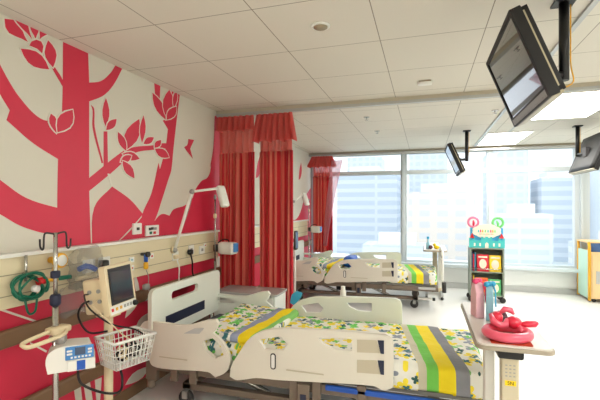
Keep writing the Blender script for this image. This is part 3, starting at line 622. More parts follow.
# ============================================================ BED
def bed_parts():
    t = thing('hospital_bed', (.3, 3.08, 0), '', 'bed', 'adjustable hospital beds')
    # headboard with two openings
    hb = MB(); hb.plate(rect(2.55, 3.60, .50, .90, .055, 6), [rect(2.80, 3.20, .77, .838, .03, 4)], .265, .30, 'yz')
    hb.build('headboard', M['bed_white'], t, bevel=.008)
    MB().box((.3005, 2.72, .58), (.306, 3.30, .66)).build('headboard_recess', M['navy'], t)
    for y in (2.66, 3.46): MB().bar((.282, y, .30), (.282, y, .52), .016).build('headboard_post', M['steel'], t)
    for y, nm in ((2.575, 'near'), (3.575, 'far')):
        s_ = -1 if nm == 'near' else 1
        a, b = y-.015, y+.015
        hr = MB().plate(curve_pts(HEAD_RAIL, 4), [HEAD_HOLE] if nm == 'near' else [HEAD_HOLE, rect(.30, .48, .575, .63, .02)], a, b).build('head_side_rail', M['bed_cream'] if nm == 'near' else M['bed_white'], t, bevel=.006)
        o = y+s_*.0155; o2 = y+s_*.018
        MB().plate([(.57, .60), (.66, .645), (.74, .655), (.70, .61)], (), o, o2).build('indicator_plate', M['label_grey'], hr)
        MB().plate(rect(.36, .60, .405, .412), (), o, o2).build('groove', M['bed_recess'], hr)
        fr = MB().plate(curve_pts(FOOT_RAIL, 4), [FOOT_HOLE1, FOOT_HOLE2], a, b).build('foot_side_rail', M['bed_cream'] if nm == 'near' else M['bed_white'], t, bevel=.006)
        for p_, q_ in ((FOOT_P1, FOOT_T1), (FOOT_P2, FOOT_T2)):
            MB().plate(p_, (), o, o2).build('recess_panel', M['bed_recess'] if nm == 'near' else M['bed_cream'], fr)
            MB().plate(q_, (), o, o2+s_*.002).build('grip_notch', M['navy'], fr)
        cx = sum(p[0] for p in CTRL)/4; cz = sum(p[1] for p in CTRL)/4
        c_ = MB(); c_.plate(rect(cx-.02, cx+.02, cz-.055, cz+.055, .018), (), o, o2); c_.build('angle_gauge', M['dark'], fr)
        MB().plate(rect(cx-.012, cx+.012, cz-.046, cz+.046, .01), (), o2, o2+s_*.002).build('gauge_face', M['paper'], fr)
        MB().plate(rect(1.36, 1.62, .425, .433), (), o, o2).build('groove', M['bed_recess'], fr)
        # hinge brackets carrying the rails
        for x in (.46, .62, 1.40, 1.56, 1.86):
            MB().box((x-.03, y-s_*.04, .22), (x+.03, y-s_*.017, .37)).build('rail_bracket', M['taupe'], t, bevel=.006)
        MB().box((1.44, y+s_*.0, .17), (1.52, y+s_*.018, .345)).build('release_handle', M['taupe'], t, bevel=.006)
        MB().box((1.46, y+s_*.018, .20), (1.50, y+s_*.022, .28)).build('release_label', M['navy'], t)
    # deck frame
    MB().box((.32, 2.62, .27), (2.62, 2.66, .335)).box((.32, 3.49, .27), (2.62, 3.53, .335)).box((.28, 2.62, .27), (.32, 3.53, .335)).box((2.60, 2.62, .27), (2.64, 3.53, .335)).build('deck_frame', M['taupe'], t, bevel=.008)
    MB().box((.34, 2.66, .335), (2.60, 3.49, .36)).build('mattress_deck', M['grey'], t)
    MB().box((1.62, 2.592, .31), (2.34, 2.618, .345)).build('blue_rail_cover', M['blue'], t, bevel=.008)
    MB().box((2.36, 2.60, .30), (2.60, 2.618, .335)).build('foot_label', M['label_grey'], t)
    MB().box((.19, 2.62, .19), (.29, 2.66, .33)).bar((.23, 2.64, .195), (.23, 2.64, .13), .03).build('corner_bumper', M['taupe'], t, bevel=.008); MB().box((.19, 3.49, .19), (.29, 3.53, .33)).build('corner_bumper', M['taupe'], t, bevel=.008)
    # lift arms, base and castors
    for y in (2.80, 3.35):
        MB().bar((.75, y, .29), (1.15, y, .13), .022).build('lift_arm', M['steel'], t); MB().bar((1.55, y, .29), (1.95, y, .13), .022).build('lift_arm', M['steel'], t)
    MB().box((.45, 2.72, .11), (2.35, 2.78, .16)).box((.45, 3.37, .11), (2.35, 3.43, .16)).box((.45, 2.72, .11), (.53, 3.43, .16)).box((2.27, 2.72, .11), (2.35, 3.43, .16)).build('base_frame', M['taupe'], t, bevel=.008)
    MB().box((1.05, 2.95, .14), (1.45, 3.15, .26)).build('motor_housing', M['dark'], t, bevel=.015)
    for y in (2.75, 3.40):
        g = MB().box((2.35, y-.02, .12), (2.56, y+.02, .15)); g.mi = 1; g.box((2.56, y-.024, .115), (2.60, y+.024, .155)); g.build('base_bumper', [M['white'], M['black']], t)
    for x in (.50, 2.30):
        for y in (2.70, 3.45):
            c_ = MB().lathe((x, y-.015, .06), [(.03, -.002), (.058, 0), (.06, .006), (.06, .024), (.058, .03), (.03, .032)], 20, 'y').build('castor_wheel', M['dark'], t)
            MB().box((x-.02, y-.03, .06), (x+.02, y-.018, .12)).box((x-.02, y+.018, .06), (x+.02, y+.03, .12)).box((x-.02, y-.03, .108), (x+.02, y+.03, .12)).build('castor_fork', M['grey'], c_)
    MB().rbox((.34, 2.64, .361), (2.58, 3.51, .50), .03, (10, 6, 4)).build('mattress', M['navy'], t)
    return t
bed = bed_parts()
bed['label'] = 'near hospital bed with cream side rails against the tree mural'
bed2 = copy_tree(bed)
for c in [c for c in bed2.children if c.name.startswith('blue_rail_cover')]: bpy.data.objects.remove(c)
bed2.location = (.3-.2, 3.08+3.6, 0)
hoop = MB(); hoop.tube([(2.50, 6.24, .30), (2.50, 6.24, .80), (2.50, 6.30, .86), (2.50, 7.04, .86), (2.50, 7.10, .80), (2.50, 7.10, .30)], .018, 10).bar((2.50, 6.26, .70), (2.50, 7.08, .70), .014)
hb_ = hoop.build('foot_hoop', M['white']); hb_.parent = bed2; hb_.location = -Vector(bed2.location)
hk = MB().bar((2.52, 6.22, .27), (2.52, 6.22, .42), .03).build('foot_bumper', M['dark']); hk.parent = bed2; hk.location = -Vector(bed2.location)
bed2['label'] = 'far hospital bed beyond the red curtains near the windows'
Q1 = quilt_material('quilt foot print', [(1.08, 1.13, (206, 202, 178), -.184), (1.13, 1.20, (120, 206, 86), -.184), (1.20, 1.30, (250, 226, 30), -.184), (1.30, 1.38, (138, 140, 146), -.184)], scale=12)
Q2b = quilt_material('folded quilt print', [(-.05, .01, (150, 160, 186), .10), (.01, .10, (252, 226, 20), .10), (.10, .15, (140, 208, 110), .10)], scale=13)
def wr(amp, sx=3, sy=9, seed=0):
    def f(p, n):
        w = noise.noise(Vector((p.x*sx+seed, p.y*sy, p.z*4)))+.5*noise.noise(Vector((p.x*sx*2.3, p.y*sy*2+seed, p.z*9)))
        return Vector((0, 0, amp*w))*max(0, n.z)+Vector((n.x, n.y, 0))*amp*.9*w
    return f
def make_quilt(dx, dy, l1, l2):
    t0 = (1.05+dx, 3.07+dy, .50)
    q = MB().rbox((-.42, -.45, -.145), (1.57, .46, .035), .045, (58, 26, 8), wr(.012, 3, 8)).build('quilt', Q1, drop_bottom=True, solid=.008)
    q.location = t0; tag(q, l1, 'quilt', 'flowered quilts')
    def f2(p, n):
        b = wr(.014, 6, 6, 4)(p, n); return b+Vector((0, 0, .03*max(0, -p.x+.2)))
    q2 = MB().rbox((-.40, -.425, .012), (.17, .43, .078), .032, (22, 26, 5), f2).build('folded_quilt', Q2b, None)
    q2.location = (t0[0]-.06, t0[1], t0[2]+.012); tag(q2, l2, 'quilt', 'folded flowered quilts')
make_quilt(0, 0, 'white quilt with flowers and green, yellow and grey stripes on near bed', 'folded flowered quilt with yellow border near the near headboard')
make_quilt(-.2, 3.6, 'flowered striped quilt on the far bed by the windows', 'folded flowered quilt at the head of the far bed')
# things on / beside the beds
tag(MB().rbox((.98, 6.42, .545), (1.16, 6.95, .70), .06, (8, 8, 6), wr(.02, 8, 8)).build('rolled_blanket', M['blue']), 'bright blue rolled bundle lying on the far bed', 'blanket')

# bedside locker before the curtain
t = thing('bedside_locker', (.52, 3.83, 0), 'white bedside locker with grey top standing before the red curtain', 'locker')
MB().box((.22, 3.67, .06), (.86, 3.99, .645)).build('body', M['locker'], t, bevel=.01)
MB().plate(rect(.20, .88, 3.65, 4.01, .04), (), .645, .665, 'xy').build('top', M['locker_top'], t, bevel=.005)
d = MB().box((.24, 3.663, .46), (.84, 3.67, .63)).build('drawer', M['white'], t, bevel=.003); MB().box((.46, 3.65, .54), (.60, 3.663, .555)).build('handle', M['steel'], d)
d = MB().box((.24, 3.663, .08), (.84, 3.67, .45)).build('door', M['white'], t, bevel=.003); MB().box((.7, 3.65, .2), (.715, 3.663, .3)).build('handle', M['steel'], d)
for x in (.29, .75):
    for y in (3.72, 3.94): MB().lathe((x, y-.01, .03), [(.01, 0), (.03, .002), (.03, .018), (.01, .02)], 14, 'y').bar((x, y, .03), (x, y, .062), .008).build('castor', M['dark'], t)

# ============================================================ DRIP POLE, PUMPS, MONITOR
def star_base(t, x, y, r=.17, m=None, n=5, a0=1.878):
    for k in range(n):
        a = a0+2*PI*k/n; ex, ey = x+r*math.cos(a), y+r*math.sin(a)
        MB().tube([(x, y, .1), (x+(ex-x)*.5, y+(ey-y)*.5, .09), (ex, ey, .075)], .014, 8).build('base_leg', m or M['steel'], t)
        MB().lathe((ex, ey-.01, .028), [(.01, 0), (.028, .002), (.028, .018), (.01, .02)], 14, 'y').bar((ex, ey, .028), (ex, ey, .075), .007).build('castor', M['dark'], t)
px, py = .315, 1.715
t = thing('drip_pole', (px, py, 0), 'chrome drip pole with two hooks standing before trunking at far left', 'drip pole')
MB().bar((px, py, .09), (px, py, 1.0), .016).bar((px, py, 1.0), (px, py, 1.385), .011).build('pole', M['steel'], t)
for s_ in (-1, 1):
    MB().wire([(px, py, 1.375), (px+.005*s_, py+.05*s_, 1.385), (px+.008*s_, py+.062*s_, 1.37), (px+.012*s_, py+.062*s_, 1.31), (px+.03*s_, py+.055*s_, 1.295), (px+.05*s_, py+.05*s_, 1.31), (px+.055*s_, py+.048*s_, 1.35)], .005, 8).build('hook', M['dark'], t)
MB().lathe((px, py, .985), [(.022, 0), (.028, .01), (.028, .05), (.022, .06)], 14).build('collar', M['navy'], t)
MB().lathe((px, py, 1.195-.06), [(.018, 0), (.024, .005), (.024, .035), (.018, .04)], 14).build('collar', M['navy'], t)
star_base(t, px, py)
t = thing('pole_clamp', (px, py, .8), 'cream loop handled clamp fixed on drip pole above the blue pump', 'clamp')
MB().wire([(px+.02, py-.05, .86), (px+.03, py-.20, .85), (px+.05, py-.225, .84), (px+.08, py-.20, .835), (px+.09, py-.03, .845), (px+.03, py+.03, .85)], .011, 8).build('loop_handle', M['cream'], t)
MB().rbox((px-.02, py-.055, .835), (px+.06, py+.055, .875), .012, 4).build('clamp_body', M['cream'], t)
MB().bar((px+.02, py, .80), (px+.05, py+.02, .80), .03).bar((px-.03, py, .80), (px+.03, py, .80), .02).build('clamp_knob', M['grey'], t)
# infusion pump: long rounded body facing the camera-right
pm = Matrix.Translation((px+.085, py+.04, .715)) @ Matrix.Scale(.9, 4) @ Matrix.Rotation(math.radians(-46), 4, 'Z')
t = thing('infusion_pump', (px+.09, py+.03, .62), 'white infusion pump with blue keypad clamped on the drip pole', 'pump')
prof = curve_pts([(-.13, -.075), (.10, -.075), (.115, -.05), (.115, -.02), (.08, .07), (-.05, .075), (-.12, .05), (-.14, .0)], 4)
MB(pm).plate([(a, b) for a, b in prof], (), -.07, .08, 'yz').build('casing', M['white'], t, bevel=.01)
pf = pm @ Matrix.Translation((.081, 0, 0))
MB(pf).box((0, -.03, -.075), (.012, .118, -.01)).build('front_flap', M['white'], t, bevel=.004)
MB(pf).box((.012, .02, -.07), (.015, .065, -.015)).build('flap_latch', M['blue'], t)
kp = MB(pf).box((0, -.04, -.008), (.006, .11, .07)).build('keypad', M['blue_lt'], t, bevel=.003)
MB(pf).box((.006, .01, .018), (.008, .065, .062)).build('display', M['lcd'], kp)
g = MB(pf)
for i in range(6): g.box((.006, -.012+.019*i, .001), (.009, -.001+.019*i, .011))
for z in (.022, .04): g.box((.006, -.032, z), (.009, -.004, z+.011)); g.box((.006, .078, z), (.009, .100, z+.011))
g.build('keys', M['white'], kp)
MB().wire([(px+.10, py+.05, .63), (px+.13, py+.05, .55), (px+.2, py+.14, .47), (px+.22, py+.24, .44), (px+.2, py+.28, .50), (px+.16, py+.3, .56)], .007, 8).build('cord', M['black'], t)

# patient monitor and stand with wire basket
mx, my = .41, 2.0
t = thing('monitor_stand', (mx, my, 0), 'cream roll stand with wire basket under the patient monitor', 'stand')
MB().bar((mx, my, .09), (mx, my, .86), .026, 16).build('column', M['cream'], t)
star_base(t, mx, my, .17, M['cream'], 5, 5.02)
MB().box((mx-.05, my-.05, .86), (mx+.05, my+.05, .875)).build('mount_plate', M['cream'], t, bevel=.004)
bk = MB()
bx0, bx1, by0, by1, bz0, bz1 = mx+.03, mx+.24, my-.10, my+.16, .60, .76
bm4 = Matrix.Translation((mx, my, 0)) @ Matrix.Rotation(math.radians(-18), 4, 'Z') @ Matrix.Translation((-mx, -my, 0))
bk.M = bm4
def ring(z, k): return [(bx0+k, by0+k, z), (bx1-k, by0+k, z), (bx1-k, by1-k, z), (bx0+k, by1-k, z)]
bk.tube(ring(bz1, 0), .009, 8, closed=True)
for f_ in (.25, .5, .75, 1.): bk.tube(ring(bz1-(bz1-bz0)*f_, .025*f_), .003, 6, closed=True)
for i in range(10):
    u = i/9
    for P0, P1 in (((bx0+(bx1-bx0)*u, by0), (bx0+.025+(bx1-bx0-.05)*u, by0+.025)), ((bx0+(bx1-bx0)*u, by1), (bx0+.025+(bx1-bx0-.05)*u, by1-.025)),
                   ((bx0, by0+(by1-by0)*u), (bx0+.025, by0+.025+(by1-by0-.05)*u)), ((bx1, by0+(by1-by0)*u), (bx1-.025, by0+.025+(by1-by0-.05)*u))):
        bk.bar((P0[0], P0[1], bz1), (P1[0], P1[1], bz0), .0028, 6)
    bk.bar((bx0+.025+(bx1-bx0-.05)*u, by0+.025, bz0), (bx0+.025+(bx1-bx0-.05)*u, by1-.025, bz0), .0028, 6)
bk.build('wire_basket', M['white'], t)
def scribble(c, r, n, seed, z0=.62):
    rnd = random.Random(seed); P = []
    for k in range(n): P.append((c[0]+rnd.uniform(-r, r), c[1]+rnd.uniform(-r, r)*1.2, z0+rnd.uniform(0, .10)))
    out = []
    for i in range(1, n-2):
        for s_ in range(5):
            u = s_/5; a, b, c_, d = [Vector(P[i+j]) for j in (-1, 0, 1, 2)]
            out.append(.5*((2*b)+(c_-a)*u+(2*a-5*b+4*c_-d)*u*u+(3*b-a-3*c_+d)*u**3))
    return out
cc = bm4 @ Vector(((bx0+bx1)/2, (by0+by1)/2, 0))
tag(MB().tube(scribble(cc, .055, 22, 2), .006, 7).build('black_leads', M['black']), 'tangled black monitor leads lying in the wire basket', 'cable')
tag(MB().tube(scribble(cc, .05, 18, 9, .615), .005, 7).build('white_leads', M['cream']), 'coiled cream sensor lead in the bottom of the wire basket', 'cable')
# monitor: width direction from near to far, screen turned to the aisle
mm = Matrix.Translation((mx-.02, my+.02, .995)) @ Matrix.Rotation(math.radians(7), 4, 'Z') @ Matrix.Rotation(math.radians(-8), 4, 'Y')
t = thing('patient_monitor', (mx, my, .876), 'cream patient monitor with dark screen on the roll stand', 'monitor')
MB(mm).plate(rect(-.125, .145, -.125, .17, .012), (), .045, .085, 'yz').build('front_bezel', M['cream'], t, bevel=.006)
MB(mm).box((-.09, -.105, -.105), (.045, .10, .10)).build('housing', M['cream'], t, bevel=.012)
MB(mm).box((.085, -.098, -.065), (.089, .122, .152)).build('screen_surround', M['black'], t)
MB(mm).box((.089, -.085, -.045), (.0905, .108, .125)).build('screen', M['mon'], t)
g = MB(mm).box((.085, -.115, -.118), (.088, .135, -.07)); g.build('control_strip', M['white'], t)
for i, (y, m) in enumerate(((-.1, 'red'), (-.06, 'yellow'), (-.02, 'yellow'), (.02, 'grey'), (.05, 'grey'), (.08, 'grey'))):
    MB(mm).box((.088, y-.009, -.10), (.091, y+.009, -.082)).build('button', M[m], t)
MB(mm).lathe((.086, .118, -.095), [(.018, 0), (.016, .02), (.012, .022)], 16, 'x').build('dial', M['black'], t)
for y, z in ((-.02, .03), (.03, .03), (-.02, -.03), (.03, -.03)):
    MB(mm).lathe((y*1.2-.02, -.112, z), [(.012, 0), (.012, .008)], 14, 'y').build('port', M['grey'], t)
MB().wire([mm @ Vector((-.05, -.112, .02)), mm @ Vector((-.03, -.17, .02)), mm @ Vector((.0, -.17, -.06)), mm @ Vector((.07, -.1, -.17)), mm @ Vector((.13, .02, -.24)), mm @ Vector((.16, .08, -.3))], .005, 7).build('lead', M['black'], t)
MB().wire([mm @ Vector((.0, -.112, -.02)), mm @ Vector((.02, -.17, -.04)), mm @ Vector((.08, -.15, -.13)), mm @ Vector((.16, -.08, -.27)), mm @ Vector((.22, .02, -.29))], .0035, 7).build('lead', M['cream'], t)
MB().wire([mm @ Vector((-.05, -.112, -.02)), mm @ Vector((-.06, -.16, -.03)), mm @ Vector((-.1, -.15, -.1)), mm @ Vector((-.07, -.12, -.2)), mm @ Vector((0, -.05, -.22))], .006, 7).build('lead', M['black'], t)

# slim pole with feeding pump behind the head of the near bed
def pump_pole(x, y, z1, lb1, lb2, br=.12):
    t = thing('drip_stand', (x, y, 0), lb1, 'drip pole')
    MB().bar((x, y, .09), (x, y, .95), .013).bar((x, y, .95), (x, y, z1), .009).build('pole', M['steel'], t)
    MB().lathe((x, y, z1), [(.012, 0), (.016, .02), (.008, .05)], 12).build('top_cap', M['grey'], t)
    MB().lathe((x, y, z1-.2), [(.012, 0), (.018, .01), (.018, .04), (.012, .05)], 12).build('collar', M['cream'], t)
    star_base(t, x, y, br, None, 5, 0)
    t = thing('feeding_pump', (x, y+.08, 1.05), lb2, 'pump')
    m4 = Matrix.Translation((x+.05, y+.02, 1.09)) @ Matrix.Rotation(math.radians(-10), 4, 'Z')
    MB(m4).rbox((-.03, -.02, -.07), (.17, .10, .06), .03, 6).build('casing', M['white'], t)
    MB(m4).box((.17, .0, -.04), (.175, .08, .05)).build('keypad', M['blue_lt'], t)
    MB(m4).rbox((-.075, -.03, -.045), (-.025, .03, .035), .012, 4).build('clamp', M['black'], t)
    MB(m4).wire([(-.03, 0, .05), (.02, .02, .085), (.08, .02, .085), (.1, .02, .06)], .006, 7).build('carry_handle', M['black'], t)
pump_pole(.135, 3.80, 1.60, 'slim steel drip stand between headboard and the red curtain', 'white feeding pump with blue edge clamped beside the red curtain')
pump_pole(.15, 7.36, 1.62, 'slim steel drip stand in the far bay', 'white pump on the drip stand in the far bay')
# black call monitor in far bay
t = thing('bedside_screen', (.30, 6.02, 0), 'small dark upright screen on a white stand past the curtain edge', 'monitor')
MB().rbox((.30, 5.96, .84), (.33, 6.11, 1.14), .012, 4).build('housing', M['dark'], t)
MB().box((.331, 5.975, .87), (.333, 6.095, 1.12)).build('screen', M['lcd'], t)
MB().bar((.30, 6.02, .03), (.30, 6.02, .86), .02).lathe((.30, 6.02, 0), [(.16, 0), (.16, .02), (.03, .04)], 20).build('stand', M['white'], t)

cl_ = MB().plate(curve_pts([(1.04, .62), (1.08, .60), (1.14, .67), (1.16, .72), (1.11, .735), (1.06, .70)]), (), 3.589, 3.6)
tag(cl_.build('cloth_strip', M['sky_dk']), 'light blue cloth tucked behind far side rail by the curtain', 'cloth')
tag(MB().lathe((1.54, 3.62, .50), [(.022, 0), (.028, .01), (.028, .25), (.02, .275), (.02, .30)], 14).build('white_bottle', M['white']), 'white bottle top rising behind far side rail of near bed', 'bottle')
# ============================================================ OVERBED TABLES
def overbed_table(lb):
    """table built at the near bed; origin on the floor under the post"""
    t = thing('overbed_table', (2.68, 2.26, 0), lb, 'table', 'overbed tables')
    MB().plate(rect(2.505, 2.845, 2.20, 3.12, .04, 5), (), .832, .84, 'xy').build('table_top', M['table_top'], t)
    MB().plate(rect(2.495, 2.855, 2.19, 3.13, .05, 5), (), .812, .832, 'xy').build('edge_band', M['table_edge'], t, bevel=.004)
    MB().box((2.60, 2.22, .765), (2.72, 2.34, .811)).build('bracket', M['black'], t, bevel=.012)
    p = MB().box((2.62, 2.24, .13), (2.70, 2.31, .77)).build('post', M['post'], t, bevel=.008)
    MB().box((2.635, 2.236, .63), (2.685, 2.2395, .655)).build('yellow_label', M['label_y'], p)
    g = MB()
    for r_ in range(4):
        for k in range(3): g.box((2.636+.018*k, 2.2365, .675+.018*r_), (2.646+.018*k, 2.2395, .680+.018*r_))
    g.build('print_lines', M['grey'], p)
    MB().box((2.56, 2.38, .10), (2.61, 2.46, .811)).build('rear_post', M['white'], t, bevel=.006)
    MB().box((2.54, 2.22, .06), (2.74, 2.48, .13)).build('base_block', M['cream'], t, bevel=.01)
    for x in (2.56, 2.80):
        MB().box((x-.02, 2.05, .055), (x+.02, 2.85, .085)).build('base_leg', M['grey'], t, bevel=.006)
        for y in (2.08, 2.82): MB().lathe((x, y-.012, .025), [(.01, 0), (.025, .002), (.025, .022), (.01, .024)], 14, 'y').bar((x, y, .025), (x, y, .06), .007).build('castor', M['black'], t)
    return t
ob = overbed_table('overbed table with pink balloons standing at the foot of the near bed')
ob2 = copy_tree(ob); ob2.location = (2.40, 7.49, 0); ob2.rotation_euler = (0, 0, PI)
ob2['label'] = 'overbed table with small toys standing at the foot of the far bed'
f_ = bpy.data.curves.new('label_text', 'FONT'); f_.body = '5N'; f_.size = .024; f_.extrude = .0005; f_.align_x = 'CENTER'; f_.align_y = 'CENTER'
fo_ = bpy.data.objects.new('label_source', f_); col.objects.link(fo_); bpy.context.view_layer.update()
fme = bpy.data.meshes.new_from_object(fo_.evaluated_get(bpy.context.evaluated_depsgraph_get())); bpy.data.objects.remove(fo_)
fo = bpy.data.objects.new('label_text', fme); col.objects.link(fo)
pst = [c for c in ob.children if c.name.startswith('post')][0]
fo.parent = pst; fo.location = (2.66, 2.2355, .6425); fo.rotation_euler = (PI/2, 0, 0); fme.materials.clear(); fme.materials.append(M['black'])
TZ = .8405
# red card under the wreath
tag(MB().plate(rect(2.57, 2.76, 2.22, 2.50, .01), (), TZ, TZ+.003, 'xy').build('red_card', M['paper_red']), 'orange red card lying under the pink balloon ring', 'card')
# balloon ring (twisted balloon bent to an oval loop)
def loop(cx, cy, rx, ry, z, r, m, nm, lb, rot=0, n=40, wob=.0):
    P = [];  
    for k in range(n):
        a = 2*PI*k/n; x, y = rx*math.cos(a), ry*math.sin(a)
        P.append((cx+x*math.cos(rot)-y*math.sin(rot), cy+x*math.sin(rot)+y*math.cos(rot), z+wob*math.sin(a)))
    return MB().tube(P, r, 14, closed=True)
t = thing('balloon_ring', (2.66, 2.325, TZ), 'large pink balloon bent into a ring on the table corner', 'balloon')
loop(2.66, 2.325, .10, .095, TZ+.030, .024, None, None, None, .3).build('ring_tube', M['balloon'], t)
t = thing('balloon_animal', (2.66, 2.42, TZ+.05), 'twisted red and pink balloon figure lying on the balloon ring', 'balloon')
c0 = Vector((2.62, 2.42, TZ+.075))
MB().rbox(c0+Vector((-.025, -.04, -.025)), c0+Vector((.035, .03, .04)), .029, 8).build('head_bubble', M['balloon_red'], t)
MB().ball(c0+Vector((.085, -.02, -.01)), .040, 16, .034).build('body_bubble', M['balloon_red'], t)
MB().tube([c0+Vector((.115, -.03, -.015)), c0+Vector((.15, -.03, -.01)), c0+Vector((.185, -.03, -.005)), c0+Vector((.20, -.03, .0))], [.01, .018, .018, .006], 12).build('tail_bubble', M['balloon_red'], t)
MB().tube([c0+Vector((-.03, -.03, .03)), c0+Vector((-.02, -.06, .0)), c0+Vector((.01, -.065, -.02)), c0+Vector((.04, -.055, -.015)), c0+Vector((.05, -.03, .01))], [.010, .018, .02, .018, .008], 12).build('loop_bubble', M['balloon'], t)
MB().tube([c0+Vector((.02, -.01, .035)), c0+Vector((.045, .0, .055)), c0+Vector((.075, .0, .05)), c0+Vector((.09, .0, .03))], [.008, .016, .016, .006], 12).build('ear_bubble', M['balloon'], t)
MB().tube([c0+Vector((.105, -.045, -.02)), c0+Vector((.115, -.065, -.035)), c0+Vector((.115, -.07, -.05))], [.01, .016, .01], 12).build('foot_bubble', M['balloon'], t)
tag(MB().rbox((2.64, 2.57, TZ), (2.715, 2.655, TZ+.07), .03, 8, wr(.008, 20, 20)).build('knitted_ball', M['plaid']), 'dark patterned ball between the gift bags and balloon figure', 'ball')
# gift bags
def gift(cx, cy, w, d, h, m, mb, ang, lb, lean=0.):
    t = thing('gift_bag', (cx, cy, TZ), lb, 'gift bag', 'gift bags on the overbed table')
    m4 = Matrix.Translation((cx, cy, TZ)) @ Matrix.Rotation(ang, 4, 'Z') @ Matrix.Rotation(lean, 4, 'X')
    g = MB(m4); g.plate([(-w/2, 0), (w/2, 0), (w/2-.004, h*.62), (w*.16, h*.86), (-w*.16, h*.86), (-w/2+.004, h*.62)], (), -d/2, d/2, 'yz'); g.build('bag', m, t, bevel=.004)
    g = MB(m4); g.tube([(0, 0, h*.84), (0, 0, h*.89), (0, 0, h*.96)], [.012, .007, .016], 10); g.build('gathered_top', mb, t)
    g = MB(m4); g.ball((.018, .016, h*.90), .017); g.ball((-.018, -.016, h*.90), .017); g.ball((0, 0, h*.90), .010); g.build('bow', mb, t)
    g = MB(m4)
    for s_ in (-1, 1): g.tube([(d/2, .01*s_, h*.88), (d/2+.012, .035*s_, h*.7), (d/2+.012, .03*s_, h*.5), (d/2+.014, .04*s_, h*.36)], .004, 6)
    g.build('ribbon', mb, t)
gift(2.565, 2.74, .10, .05, .245, M['pink'], M['pink_dk'], .25, 'pink gift bag with a hot pink bow on overbed table')
gift(2.63, 2.70, .12, .04, .235, M['sky'], M['sky_dk'], -.15, 'light blue gift bag with a blue bow in front of pink one')
# toys on the far table
tz = .8405
def z_on(x, y, z): return (x, y, z)
t = thing('blue_toy_bottle', (2.29, 6.80, tz), 'blue and white toy bottle on the far overbed table', 'toy')
MB().lathe((2.30, 6.80, tz), [(.028, 0), (.032, .02), (.028, .09), (.012, .12), (.012, .16)], 16).build('bottle', M['sky'], t)
MB().lathe((2.30, 6.80, tz+.16), [(.016, 0), (.022, .02), (.012, .04)], 16).build('cap', M['sky_dk'], t)
tag(MB().ball((2.34, 6.76, tz+.033), .033).build('maroon_ball', M['plaid']), 'dark maroon ball on the far overbed table', 'ball')
t = thing('toy_duck', (2.42, 6.80, tz), 'yellow toy duck at the edge of the far overbed table', 'toy')
MB().ball((2.43, 6.80, tz+.03), .045, 16, .03).build('body', M['label_y'], t); MB().ball((2.40, 6.80, tz+.07), .025).build('head', M['label_y'], t)
MB().lathe((2.365, 6.80, tz+.068), [(.002, 0), (.009, .008), (.004, .02)], 10, 'x').build('beak', M['yellow'], t)

# ============================================================ TELEVISIONS
def television(c, tilt, w, pole, lb, face=-1, hgt=.6):
    t = thing('television', (pole[0], pole[1], H), lb, 'television', 'ceiling hung televisions')
    m4 = Matrix.Translation(c) @ (Matrix.Rotation(-tilt*1, 4, 'Y') if face < 0 else Matrix.Rotation(PI, 4, 'Z') @ Matrix.Rotation(-tilt, 4, 'Y'))
    h = w*hgt
    MB(m4).plate(rect(-w/2, w/2, -h/2, h/2, .012), [rect(-w/2+.025, w/2-.025, -h/2+.05, h/2-.022)], -.0, .045, 'yz').build('front_bezel', M['tv'], t, bevel=.004)
    MB(m4).box((.005, -w/2+.02, -h/2+.03), (.008, w/2-.02, h/2-.02)).build('screen', M['screen'], t)
    bk = MB(m4); bk.rbox((.03, -w/2+.01, -h/2+.01), (.072, w/2-.01, h/2-.01), .025, 8); bk.build('rear_housing', M['tv'], t)
    MB(m4).box((.045, -w/2+.002, -h/2+.03), (.052, -w/2+.02, h/2-.03)).box((.012, -w/2+.01, -h/2-.003), (.06, w/2-.01, -h/2+.012)).build('side_trim', M['tvgrey'], t)
    MB(m4).box((.004, -w/2+.02, -h/2+.008), (.0, w/2-.02, -h/2+.04)).build('speaker_strip', M['grey'], t)
    back = m4 @ Vector((.078, 0, 0)); p0 = Vector((pole[0], pole[1], c[2]+.03))
    MB().box(back-Vector((.03, .06, .06)), back+Vector((.015, .06, .06))).build('mount_plate', M['dark'], t, bevel=.004)
    MB().tube([back, (back+p0)/2+Vector((0, 0, -.01)), p0], .018, 10).build('bracket_arm', M['black'], t)
    MB().bar((pole[0], pole[1], c[2]+.0), (pole[0], pole[1], H-.01), .024, 14).build('ceiling_pole', M['black'], t)
    MB().box((pole[0]-.05, pole[1]-.05, H-.012), (pole[0]+.05, pole[1]+.05, H)).build('ceiling_plate', M['black'], t)
    MB().wire([back+Vector((.01, .03, -.05)), back+Vector((.06, .03, -.10)), (pole[0]+.035, pole[1], c[2]-.02), (pole[0]+.03, pole[1], c[2]+.1), (pole[0]+.03, pole[1], H-.02)], .0035, 7).build('cable', M['yellow'], t)
    return t
television((2.675, 2.28, 2.185), .377, .70, (2.945, 2.42), 'large black television hung over the near bed foot, screen tilted towards it')
television((2.62, 6.10, 2.165), .41, .72, (2.82, 6.17), 'black television on a ceiling pole over the far bed foot')
television((4.30, 6.0, 2.19), .38, .85, (4.20, 6.24), 'black television seen from behind at the right edge by the windows', face=1)

